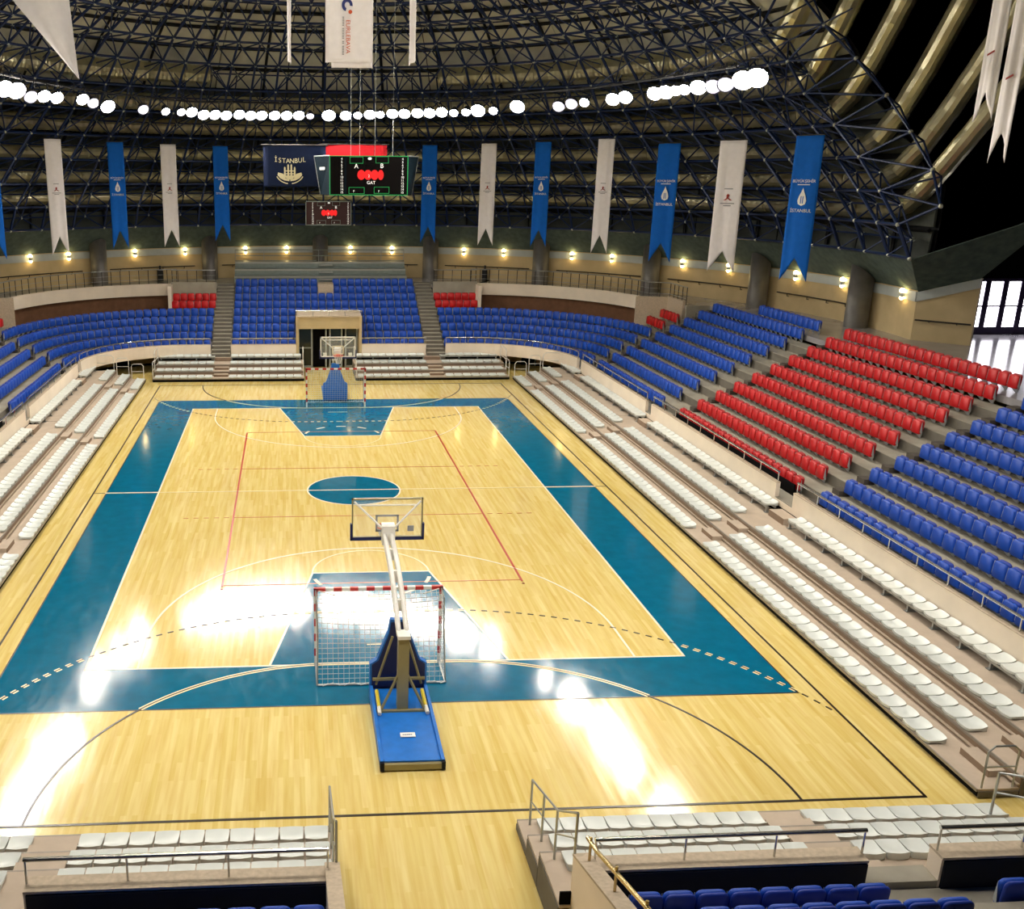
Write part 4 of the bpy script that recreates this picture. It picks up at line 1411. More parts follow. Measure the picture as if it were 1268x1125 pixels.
# bins on the concourse wall
for i, x in enumerate((-11.38, 11.4)):
    b = thing('wall_bin', 'dark metal bin against the beige concourse wall, %s' % ('entrance half' if x > 0 else 'half away from the entrance'), 'bin', (x, 33.2, ZC), 'dark bins on the concourse')
    MB().prism([(x + 0.2 * math.cos(2 * PI * j / 10), 33.2 + 0.2 * math.sin(2 * PI * j / 10)) for j in range(10)], ZC, ZC + 0.75).build('bin_body', M['bin'], b)
    MB().box((x - 0.06, 33.05, ZC + 0.72), (x + 0.06, 33.2, ZC + 1.05)).build('bin_sign', M['bin'], b)
    MB().prism([(x + 0.21 * math.cos(2 * PI * j / 10), 33.2 + 0.21 * math.sin(2 * PI * j / 10)) for j in range(10)], ZC + 0.72, ZC + 0.77).build('bin_rim', M['steel'], b)

# balconies over the corners, their fascia, back walls and railings
for sx in (1, -1):
    nm = 'right' if sx > 0 else 'left'
    tx = 'entrance half' if sx > 0 else 'half away from entrance'
    E = arc(8.9, 20.4, 10.35, 9, 84, 22) + [(10.25, 30.66)]
    I2 = arc(8.9, 20.4, 10.6, 9, 84, 22) + [(10.25, 30.9)]
    A = [(sx * p[0], p[1]) for p in E]; B = [(sx * p[0], p[1]) for p in I2]
    mk = lambda a, b, z0, z1: (MB().strip(a, b, z0, z1) if sx > 0 else MB().strip(b, a, z0, z1))
    struct('wall_balcony_' + nm, mk(A, B, 3.98, ZC + 0.06), M['parapet'])
    Wl = arc(8.9, 20.2, 10.75, 11, 86, 22) + [(10.2, 31.0)]
    Wl2 = arc(8.9, 20.2, 11.0, 11, 86, 22) + [(10.2, 31.3)]
    struct('wall_under_balcony_' + nm, mk([(sx * p[0], p[1]) for p in Wl], [(sx * p[0], p[1]) for p in Wl2], 2.6, ZC - 0.2), M['wall_brown'])
    # side walls of the small red blocks
    struct('wall_red_block_' + nm, MB().box((sx * 10.2, 29.0, 2.7), (sx * 10.42, 30.75, ZC + 0.06)), M['parapet'])
    struct('wall_red_back_' + nm, MB().box((sx * 7.3, fr(7) + 0.02, 3.3), (sx * 10.3, fr(7) + 0.2, ZC + 0.22)), M['concrete'])
    struct('wall_corner_block_' + nm, MB().hexa([(sx * 18.5, 22.1, 2.7), (sx * 20.35, 21.5, 2.7), (sx * 20.45, 21.7, 2.7), (sx * 18.9, 22.3, 2.7), (sx * 18.5, 22.1, ZC + 0.15), (sx * 20.35, 21.5, ZC + 0.15), (sx * 20.45, 21.7, ZC + 0.15), (sx * 18.9, 22.3, ZC + 0.15)]), M['coping'])
    struct('wall_corner_side_' + nm, MB().box((sx * 20.25, 18.62, 3.3), (sx * 21.61, 18.78, ZC + 0.02)), M['concrete'])
    struct('wall_corner_back_' + nm, MB().box((sx * 20.25, 19.2, 3.3), (sx * 20.45, 21.6, ZC + 0.2)), M['coping'])
    # railing
    rp = [(sx * p[0], p[1]) for p in ([(7.35, fr(7) + 0.1), (10.25, fr(7) + 0.1)] + [(10.25, 30.75)] + arc(8.9, 20.4, 10.48, 84, 9, 22) + [(20.35, 21.55), (20.35, 19.0)])]
    rl = thing('concourse_railing', 'thin grey guard railing along the concourse edge, %s' % tx, 'railing', (sx * 14, 29.5, ZC), 'guard railings along the concourse edge')
    L = [0.0]
    for a, b in zip(rp, rp[1:]):
        L.append(L[-1] + math.dist(a, b))
    npst = int(L[-1] / 0.62)
    mesh_mb = MB()
    for i in range(npst + 1):
        s = min(L[-1] - 1e-4, L[-1] * i / npst)
        for j in range(len(rp) - 1):
            if L[j] <= s <= L[j + 1]:
                t = (s - L[j]) / max(1e-9, (L[j + 1] - L[j]))
                x = rp[j][0] + (rp[j + 1][0] - rp[j][0]) * t; y = rp[j][1] + (rp[j + 1][1] - rp[j][1]) * t
                MB().bar((x, y, ZC), (x, y, ZC + 1.0), 0.024, 5).build('post', M['steel_dark'], rl)
                break
    MB().tube([(p[0], p[1], ZC + 1.0) for p in rp], 0.032, 6).build('top_rail', M['steel'], rl)
    MB().tube([(p[0], p[1], ZC + 0.35) for p in rp], 0.016, 5).build('low_rail', M['steel'], rl)
    MB().tube([(p[0], p[1], ZC + 0.65) for p in rp], 0.012, 5).build('mid_rail', M['steel'], rl)

# entrance windows in the lobby, beyond the return wall
wy = 7.9
struct('wall_lobby', MB().box((27.2, wy + 0.05, ZC), (46, wy + 0.35, 9.0)), M['unlit_wall'])
win = sempty('window_1', (29, wy, ZC))
k = 0
for i in range(8):
    x0 = 29.15 + i * 0.86
    for (z0, z1) in ((5.05, 5.98), (6.06, 7.16)):
        MB().box((x0 + 0.13, wy - 0.02, z0), (x0 + 0.73, wy + 0.02, z1)).build('pane', M['window'], win)
    MB().box((x0 - 0.13, wy - 0.06, ZC), (x0 + 0.13, wy + 0.04, 7.3)).build('mullion', M['frame_dark'], win)
for z0, z1 in ((ZC, 5.05), (5.98, 6.06), (7.16, 7.3)):
    MB().box((29.0, wy - 0.05, z0), (36.1, wy + 0.03, z1)).build('transom', M['frame_dark'], win)

# ------------------------------------------------------------------ dome: roof panels, purlins, ducts, space frame
# roof shell profile (r, z), from the soffit edge to the crown
SHELL = [(26.2, 8.0), (26.3, 9.6), (26.3, 11.2), (26.1, 12.8), (25.7, 14.4), (25.0, 15.9), (24.1, 17.3), (23.0, 18.5), (21.7, 19.6), (20.3, 20.55), (18.8, 21.35), (17.2, 22.05), (15.5, 22.65), (13.7, 23.15), (11.8, 23.55), (9.6, 23.9), (7.0, 24.2), (4.0, 24.4), (0.4, 24.5)]
roof = sempty('ceiling_dome', (0, 10.2, 8))


def full(z):
    return z > 21.0


ALO = [(8.4, -13.4), (9.9, -12.9), (11.2, -8.4), (12.65, -4.5), (14.15, -0.3), (15.6, 2.7), (17.0, 2.8), (30, 3.2)]


def alo(z):
    """angle at which the far dome ends against the entrance wing, by height"""
    if z <= ALO[0][0]:
        return ALO[0][1]
    for (z0, v0), (z1, v1) in zip(ALO, ALO[1:]):
        if z <= z1:
            return v0 + (v1 - v0) * (z - z0) / (z1 - z0)


for i in range(len(SHELL) - 1):
    (r0, z0), (r1, z1) = SHELL[i], SHELL[i + 1]
    d = math.hypot(r1 - r0, z1 - z0)
    g = 0.07 / d
    ra, za = r0 + (r1 - r0) * g, z0 + (z1 - z0) * g
    rb, zb = r1 - (r1 - r0) * g, z1 - (z1 - z0) * g
    al0, al1 = max(alo(z0), -8.5) + 0.6, max(alo(z1), -8.5) + 0.6
    ns = 15 if not full(z0) else 24
    if r0 < 12:
        ns = 12
    nxr, nzr = (z1 - z0) / d, -(r1 - r0) / d       # outward normal in (r, z)
    for j in range(ns):
        if full(z0):
            e0 = e1 = -90; w0 = w1 = 360
        else:
            e0, e1, w0, w1 = al0, al1, 180 - 2 * al0, 180 - 2 * al1
        mb = MB()
        m = 4
        vs = []
        for t in range(m + 1):
            f = (j + 0.008 + 0.984 * t / m) / ns
            a, b = e0 + w0 * f, e1 + w1 * f
            vs += [dpt(ra, a, za), dpt(rb, b, zb), dpt(ra + nxr * 0.08, a, za + nzr * 0.08), dpt(rb + nxr * 0.08, b, zb + nzr * 0.08)]
        fs = []
        for t in range(m):
            o = 4 * t
            fs += [(o, o + 4, o + 5, o + 1), (o + 2, o + 3, o + 7, o + 6), (o, o + 2, o + 6, o + 4), (o + 1, o + 5, o + 7, o + 3)]
        fs += [(0, 1, 3, 2), (4 * m, 4 * m + 2, 4 * m + 3, 4 * m + 1)]
        mb.add(vs, fs)
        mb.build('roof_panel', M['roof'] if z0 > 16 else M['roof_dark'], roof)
mb = MB()
for i, (r, z) in enumerate(SHELL):
    a0, a1 = (max(alo(z), -8.5) + 0.8, 179.2 - max(alo(z), -8.5)) if not full(z) else (-90, 270)
    n = 40
    mb.tube([dpt(max(0.3, r - 0.12), a0 + (a1 - a0) * t / n, z - 0.08) for t in range(n + 1)], 0.10, 4)
for j in range(1, 18):
    mb.tube([dpt(max(0.3, r - 0.16), alo(z) + (180 - 2 * alo(z)) * j / 18, z - 0.12) for r, z in SHELL], 0.09, 4)
mb.build('purlin', M['purlin'], roof, kind='stuff')
# dark outer skin closing the joints
mb = MB(); mb.smooth = True
n = 48
vs = []
for r, z in SHELL:
    a0, a1 = (max(alo(z), -8.5) + 0.6, 179.4 - max(alo(z), -8.5))
    vs += [dpt(r + 0.25, a0 + (a1 - a0) * t / n, z + 0.2) for t in range(n + 1)]
fs = []
for i in range(len(SHELL) - 1):
    for t in range(n):
        fs.append((i * (n + 1) + t, (i + 1) * (n + 1) + t, (i + 1) * (n + 1) + t + 1, i * (n + 1) + t + 1))
mb.add(vs, fs)
mb.build('outer_skin', M['purlin'], roof)

# inner space frame profile
INN = [(24.5, 8.47), (23.9, 9.85), (23.7, 11.2), (23.3, 12.65), (22.8, 14.1), (21.8, 15.55), (20.8, 16.95), (19.3, 18.3), (17.6, 19.4), (15.6, 20.3), (13.2, 21.0), (10.6, 21.5), (7.8, 21.9)]
OUT = [(24.95, 9.2), (24.75, 10.6), (24.5, 12.0), (24.1, 13.5), (23.4, 15.0), (22.4, 16.5), (21.2, 17.95), (19.6, 19.3), (17.7, 20.4), (15.5, 21.25), (13.0, 21.9), (10.2, 22.4), (7.4, 22.8)]
NA = 40
frame = thing('space_frame', 'blue tubular steel space frame with pale nodes under the domed roof', 'roof truss', (0, 10.2, 8.4))
bars = []       # (p, q, radius, in front)
nodes = []


def cols(i):
    return NA if INN[i][0] > 11 else NA // 2


def inode(i, j):
    al = alo(INN[i][1])
    return Vector(dpt(INN[i][0], al + (180 - 2 * al) * j / NA, INN[i][1]))


def onode(i, j):
    al = alo(OUT[i][1])
    return Vector(dpt(OUT[i][0], al + (180 - 2 * al) * j / NA, OUT[i][1]))


for i in range(len(INN)):
    st = 1 if INN[i][0] > 11 else 2
    for j in range(0, NA + 1, st):
        nodes.append(inode(i, j))
        if j + st <= NA:
            bars.append((inode(i, j), inode(i, j + st), 0.07, 1))
            bars.append((onode(i, j + st / 2), onode(i, min(NA, j + 1.5 * st)), 0.045, 0))
            # webs
            o = onode(i, j + st / 2)
            nodes.append(o)
            for jj in (j, j + st):
                bars.append((inode(i, jj), o, 0.042, 0))
                if i + 1 < len(INN):
                    bars.append((inode(i + 1, jj), o, 0.042, 0))
            if i + 1 < len(INN):
                if i < 6:
                    bars.append((o, onode(i + 1, j + st / 2), 0.045, 0))
                if i >= 4 and (i + j) % 2 == 0:
                    bars.append((inode(i, j), inode(i + 1, j + st), 0.04, 1))
                elif 4 <= i < 7:
                    bars.append((inode(i, j + st), inode(i + 1, j), 0.04, 1))
        if i + 1 < len(INN):
            bars.append((inode(i, j), inode(i + 1, j), 0.075, 1))
# wing of the frame rising over the entrance (and its mirror image)
WING = {1: (23.91, 3.18, 10.66), 2: (24.25, 4.59, 12.08), 3: (24.05, 6.17, 13.64), 4: (23.68, 7.72, 15.21), 5: (22.68, 8.81, 16.82), 6: (21.4, 9.54, 18.29), 7: (19.65, 9.9, 20.28)}
for side in (0, 1):
    prev = None
    for i in range(1, 8):
        a = inode(i, 0 if side == 0 else NA)
        b = Vector(WING[i])
        if side:
            b.x = -b.x
        nodes.append(b)
        bars.append((a, b, 0.06, 1))
        if prev:
            bars += [(prev[1], b, 0.055, 1), (prev[1], a, 0.05, 1)]
            o = (a + b + prev[1]) / 3 + Vector((1.3 if side == 0 else -1.3, 0.5, 0.5))
            for q in (a, b, prev[1]):
                bars.append((q, o, 0.042, 0))
        prev = (a, b)
bar_mesh = MB().bar((0, 0, 0), (0, 0, 1), 1.0, 6).mesh('truss_bar', M['truss'])
node_mesh = MB().ball((0, 0, 0), 1.0, 8, 6).mesh('truss_node', M['node'])


def bar_matrix(p, q, r):
    d = q - p
    L = d.length
    z = d / L
    x = z.cross(Vector((0, 0, 1)))
    x = Vector((1, 0, 0)) if x.length < 1e-3 else x.normalized()
    y = z.cross(x)
    return Matrix(((x.x * r, y.x * r, z.x * L, p.x), (x.y * r, y.y * r, z.y * L, p.y), (x.z * r, y.z * r, z.z * L, p.z), (0, 0, 0, 1)))


foff = Matrix.Translation(-OFF[frame.name])


def inview(p):
    q = project(p)
    return q is not None and -10 < q[0] < 1278 and -10 < q[1] < 330


def size_key(b):
    m = (b[0] + b[1]) / 2
    q, w = project(b[0]), project(b[1])
    if not q or not w or not (inview(b[0]) or inview(b[1]) or inview(m)):
        return 1e9
    return (0 if b[3] else 1000) - math.dist(q[:2], w[:2]) * b[2]


bars.sort(key=size_key)
for p, q, r, _ in bars[:300]:
    o = bpy.data.objects.new('truss_bar', bar_mesh)
    COL.objects.link(o); o.parent = frame
    o.matrix_local = foff @ bar_matrix(p, q, r)
rest = MB()
for p, q, r, _ in bars[300:]:
    rest.bar(p, q, r, 5, False)
rest.build('farther_truss_bars', M['truss'], frame, kind='stuff')
nodes.sort(key=lambda p: (0 if inview(p) else 1, (p - CAM).length))
for p in nodes[:300]:
    o = bpy.data.objects.new('truss_node', node_mesh)
    COL.objects.link(o); o.parent = frame
    o.matrix_local = foff @ Matrix.Translation(p) @ Matrix.Scale(0.10, 4)
rest = MB()
for p in nodes[300:]:
    rest.ball(p, 0.10, 6, 4)
rest.build('farther_truss_nodes', M['node'], frame, kind='stuff')

# air ducts: rings round the dome, turning up over the entrance
DUCT = [(25.4, 10.35, 0.44, -6.0), (25.3, 11.7, 0.45, -3.3), (24.95, 13.15, 0.47, -0.5), (24.3, 14.85, 0.50, 3.9), (23.0, 16.25, 0.52, 5.7)]
UP = [[(25.46, 7.01, 11.15), (25.69, 6.4, 11.77), (26.09, 5.33, 13.39), (26.9, 3.2, 16.6)],
      [(25.64, 7.72, 12.8), (25.99, 6.77, 14.43), (26.36, 5.76, 16.28), (26.9, 4.3, 19.0)],
      [(25.2, 9.19, 14.23), (25.56, 8.2, 16.02), (25.97, 7.09, 18.63), (26.4, 5.9, 21.4)],
      [(24.56, 10.71, 16.77), (24.87, 9.88, 18.71), (25.07, 9.35, 19.94), (25.4, 8.4, 22.0)],
      [(23.0, 11.66, 17.91), (23.28, 10.89, 19.51), (23.39, 10.6, 20.13), (23.7, 9.8, 22.0)]]
DN = ['lowest ring, just above the dark soffit', 'second ring up', 'third ring up', 'fourth ring up', 'fifth ring, behind the row of floodlights']


def duct_pieces(root, pts, r):
    """ribbed pipe in lengths with a collar at every joint"""
    i = 0
    while i < len(pts) - 1:
        seg = pts[i:i + 9]
        mb = MB(); mb.smooth = False
        sub = []
        for a, b in zip(seg, seg[1:]):
            for t in (0, 0.25, 0.5, 0.75):
                sub.append(tuple(Vector(a) + (Vector(b) - Vector(a)) * t))
        sub.append(seg[-1])
        mb.tube(sub, r, 14, ribs=0.965)
        mb.build('duct_length', M['duct'], root)
        a = Vector(seg[-1]); b = Vector(seg[-2]); d = (a - b).normalized() * 0.08
        mb = MB(); mb.smooth = True
        mb.tube([a - d, a + d], r * 1.06, 14).build('joint_collar', M['duct'], root)
        i += 8


for k, (r, z, rr, da) in enumerate(DUCT):
    root = thing('air_duct', 'silvery spiral air duct inside the dome, %s' % DN[k], 'air duct', dpt(r, 90, z), 'round air ducts circling the dome')
    n = 96
    pts = [dpt(r, da + (180 - 2 * da) * t / n, z) for t in range(n + 1)]
    # blend the last lengths into the rising legs at both ends
    for e in (0, 1):
        leg = UP[k] if e == 0 else [(-x, y, zz) for x, y, zz in UP[k]]
        if e == 0:
            pts = [tuple(p) for p in leg[::-1]] + pts
        else:
            pts = pts + [tuple(p) for p in leg]
    # smooth corners
    for _ in range(2):
        q = [pts[0]]
        for a, b, c in zip(pts, pts[1:], pts[2:]):
            q.append(tuple((Vector(a) + 2 * Vector(b) + Vector(c)) / 4))
        pts = q + [pts[-1]]
    duct_pieces(root, pts, rr)
for sx in (1, -1):
    root = thing('air_duct', 'silvery spiral air duct above the floodlights, short upper ring on %s' % ('the entrance side' if sx > 0 else 'the side opposite the entrance'), 'air duct', (sx * 14, 20, 17.7), 'round air ducts circling the dome')
    pts = [dpt(21.2, 7 + 62.5 * t / 40, 17.85) for t in range(41)]
    pts = [(21.9, 10.5, 22.2), (21.55, 11.39, 20.24), (21.31, 12.05, 18.98)] + pts
    pts = [(sx * p[0], p[1], p[2]) for p in pts]
    duct_pieces(root, pts, 0.56)

# ------------------------------------------------------------------ floodlights on the ring
LP = [(-13.84, 6.79, 15.09), (-13.43, 7.03, 15.05), (-13.35, 8.97, 14.94), (-13.62, 12.52, 15.24), (-13.47, 14.47, 15.32), (-12.69, 16.67, 15.41), (-12.31, 17.39, 15.28), (-11.71, 18.14, 15.18), (-10.12, 19.75, 15.14), (-9.03, 20.54, 15.11), (-8.24, 20.96, 15.11), (-7.7, 21.29, 15.13), (-7.06, 21.49, 15.01), (-6.45, 21.72, 15.03), (-5.84, 21.89, 15.01), (-5.12, 22.04, 15.07), (-4.49, 22.2, 15.03), (-3.87, 22.19, 15.04), (-3.14, 22.27, 15.05), (-2.46, 22.26, 15.05), (-1.77, 22.25, 15.06), (-1.13, 22.17, 15.01), (-0.09, 22.03, 15.06), (0.86, 21.82, 15.05), (1.52, 21.57, 15.05), (2.18, 21.32, 15.08), (2.74, 21.1, 15.07), (3.4, 20.86, 15.11), (4.03, 20.46, 15.09), (4.7, 20.08, 15.11), (5.31, 19.68, 15.09), (5.91, 19.24, 15.11), (6.5, 18.82, 15.05), (7.06, 18.31, 15.06), (7.61, 17.79, 15.11), (8.29, 17.1, 15.07), (9.27, 15.87, 15.2), (10.77, 13.54, 15.05), (11.18, 12.77, 15.12), (11.57, 11.96, 15.14), (12.33, 10.11, 15.15), (12.61, 9.22, 15.18), (13.14, 7.07, 15.17), (13.27, 6.14, 15.15), (13.38, 5.35, 15.15), (13.43, 4.56, 15.12), (13.45, 3.25, 15.1), (13.6, 2.21, 15.03), (13.7, 1.35, 15.03), (13.79, 0.12, 15.08), (13.88, -0.76, 15.08)]
DIM = {2, 6, 8, 21, 37, 38, 47, 48}
SMALL = {9, 10, 21, 24, 26, 32, 33, 35, 44, 45, 39}
BIG = {7, 22, 36, 34, 49, 50, 1, 0}


def floodlight(p, aim, r, m, label, hood=0.08):
    p = Vector(p)
    d = (Vector(aim) - p).normalized()
    root = thing('floodlight', label, 'floodlight', p, 'round floodlights on the dome ring')
    mb = MB(); mb.smooth = False
    b = p - d * 0.34
    # drum housing: tapered back
    u = d.cross(Vector((0, 0, 1))).normalized(); w = d.cross(u)
    vs = []
    n = 14
    for c, rr in ((b, r * 0.45), (b + d * 0.14, r * 0.8), (p - d * 0.03, r * 1.05), (p + d * hood, r * 1.05)):
        vs += [c + (u * math.cos(2 * PI * j / n) + w * math.sin(2 * PI * j / n)) * rr for j in range(n)]
    fs = [tuple(range(n))] + [(i * n + (j + 1) % n, i * n + j, (i + 1) * n + j, (i + 1) * n + (j + 1) % n) for i in range(3) for j in range(n)]
    mb.add(vs, fs).build('housing', M['lamp_body'], root)
    # domed lens, proud of the housing
    vs = []
    for c, rr in ((p - d * 0.0, r), (p + d * r * 0.35, r * 0.85), (p + d * r * 0.6, r * 0.45)):
        vs += [c + (u * math.cos(2 * PI * j / n) + w * math.sin(2 * PI * j / n)) * rr for j in range(n)]
    fs = [(i * n + (j + 1) % n, i * n + j, (i + 1) * n + j, (i + 1) * n + (j + 1) % n) for i in range(2) for j in range(n)] + [tuple(range(3 * n - 1, 2 * n - 1, -1))]
    mb = MB(); mb.smooth = True
    vs = vs + [p - d * 0.02]
    fs += [(j, (j + 1) % n, 3 * n) for j in range(n)]
    mb.add(vs, fs).build('lens', m, root)
    MB().tube([b + u * r, b + u * r + Vector((0, 0, 0.45)), b - u * r + Vector((0, 0, 0.45)), b - u * r], 0.025, 5).build('bracket', M['lamp_body'], root)
    return root


for i, p in enumerate(LP):
    aim = (p[0] * 0.15, p[1] - 15.0, 0)
    dim = i in DIM
    floodlight(p, aim, 0.22 if i in SMALL else 0.36 if i in BIG else 0.30, M['lens_dim'] if dim else M['lens'],
               '%s round floodlight on the dome ring, %s counted from the side opposite the entrance' % ('unlit' if dim else 'glowing', ORD[i + 1] if i + 1 < len(ORD) else 'fiftieth' if i + 1 == 50 else {41: 'forty-first', 42: 'forty-second', 43: 'forty-third', 44: 'forty-fourth', 45: 'forty-fifth', 46: 'forty-sixth', 47: 'forty-seventh', 48: 'forty-eighth', 49: 'forty-ninth', 51: 'fifty-first'}[i + 1]))
for i in range(5):      # the row goes on beyond the edge of the picture
    p = (-14.3 - 0.05 * i, 5.6 - 1.3 * i, 15.1)
    floodlight(p, (p[0] * 0.15, p[1] - 15.0, 0), 0.34, M['lens'], 'glowing floodlight on the ring beyond the picture edge, %s past it' % ORD[i + 1])
# catwalk ring carrying them
cw = thing('lighting_catwalk', 'blue pipe ring that carries the floodlights round the dome', 'catwalk', (0, 9.5, 15.7))
cp = sorted([(p[0], p[1], p[2] + 0.42) for i, p in enumerate(LP) if i % 3 == 0], key=lambda p: -math.atan2(p[1] - 6, p[0]))
MB().tube([(p[0] * 1.05, p[1] + 0.75, p[2] + 0.25) for p in cp], 0.05, 6).build('ring_pipe', M['purlin'], cw)
for p in cp:
    q = Vector((p[0] * 1.25, 10.2 + (p[1] - 10.2) * 1.2, p[2] + 1.9))
    MB().bar((p[0] * 1.05, p[1] + 0.75, p[2] + 0.25), q, 0.03, 5).build('hanger', M['truss'], cw)
# the near half of the ring, over the viewer's head
for i in range(26):
    a = rad(180 + 180 * (i + 0.5) / 26)
    p = (14.7 * math.cos(a), -13.0 + 8.5 * math.sin(a), 15.3)
    floodlight(p, (p[0] * 0.72, p[1] + 6.0, 0), 0.30, M['lens'], '%s floodlight on the near half of the ring above the viewer' % ORD[i + 1], 0.25)
for x in (-9.0, -5.0, 5.0, 9.0):  # added lamps out of view, to brighten the centre banners and roof
    floodlight((x, -16.0, 18.2), (x * 0.2, 18.0, 22.0), 0.42, M['lens_added'], 'floodlight aimed up at the centre banners, %s %s' % ('outer one' if abs(x) > 6 else 'inner one', 'entrance side' if x > 0 else 'opposite side'), 0.7)  # added unseen floodlights, brightening the centre banners and roof

# ------------------------------------------------------------------ hanging banners
def cloth(top, width, drop, ux, n_out, m, tail=0.85, wave=0.03, seed=0, taper=0.0, nx=10, nz=26):
    """banner hanging from top (middle of its upper edge); ux = direction of its width, n_out = its facing normal. Returns a mesh and a surface function"""
    ux = Vector(ux).normalized(); no = Vector(n_out).normalized()
    T = Vector(top)

    def P(u, z):          # u in -1..1, z metres below the top
        w = width / 2 * (1 - taper * z / drop)
        b = wave * (0.3 + 0.7 * min(1, z / drop * 2)) * (math.sin(u * 4.1 + seed + z * 0.25) + 0.5 * math.sin(u * 7.7 + seed * 2.3 - z * 0.4))
        return T + ux * (u * w) + no * b - Vector((0, 0, z))

    mb = MB(); mb.smooth = True
    vs, fs = [], []
    for sgn in (0, 1):
        for j in range(nz + 1):
            for i in range(nx + 1):
                u = i / nx * 2 - 1
                zb = drop - tail * (1 - abs(u)) if tail else drop
                p = P(u, zb * j / nz)
                vs.append(p - no * 0.012 * sgn)
    N = (nx + 1) * (nz + 1)
    for j in range(nz):
        for i in range(nx):
            a = j * (nx + 1) + i
            fs.append((a, a + nx + 1, a + nx + 2, a + 1))
            fs.append((N + a, N + a + 1, N + a + nx + 2, N + a + nx + 1))
    edge = [i for i in range(nx + 1)] + [(j + 1) * (nx + 1) - 1 for j in range(1, nz + 1)] + [nz * (nx + 1) + i for i in range(nx - 1, -1, -1)] + [j * (nx + 1) for j in range(nz - 1, 0, -1)]
    for k in range(len(edge)):
        a, b = edge[k], edge[(k + 1) % len(edge)]
        fs.append((a, b, N + b, N + a))
    mb.add(vs, fs)
    return mb, P


def flat_shape(root, name, m, C, ux, uy, no, outline, lift=0.03):
    """flat printed shape: outline in the banner plane about C"""
    pts = [C + ux * a + uy * b + no * lift for a, b in outline]
    bk = [p - no * 0.006 for p in pts]
    n = len(pts)
    return MB().add(pts + bk, [tuple(range(n)), tuple(range(2 * n - 1, n - 1, -1))] + [(i, i + n, (i + 1) % n + n, (i + 1) % n) for i in range(n)]).build(name, m, root)


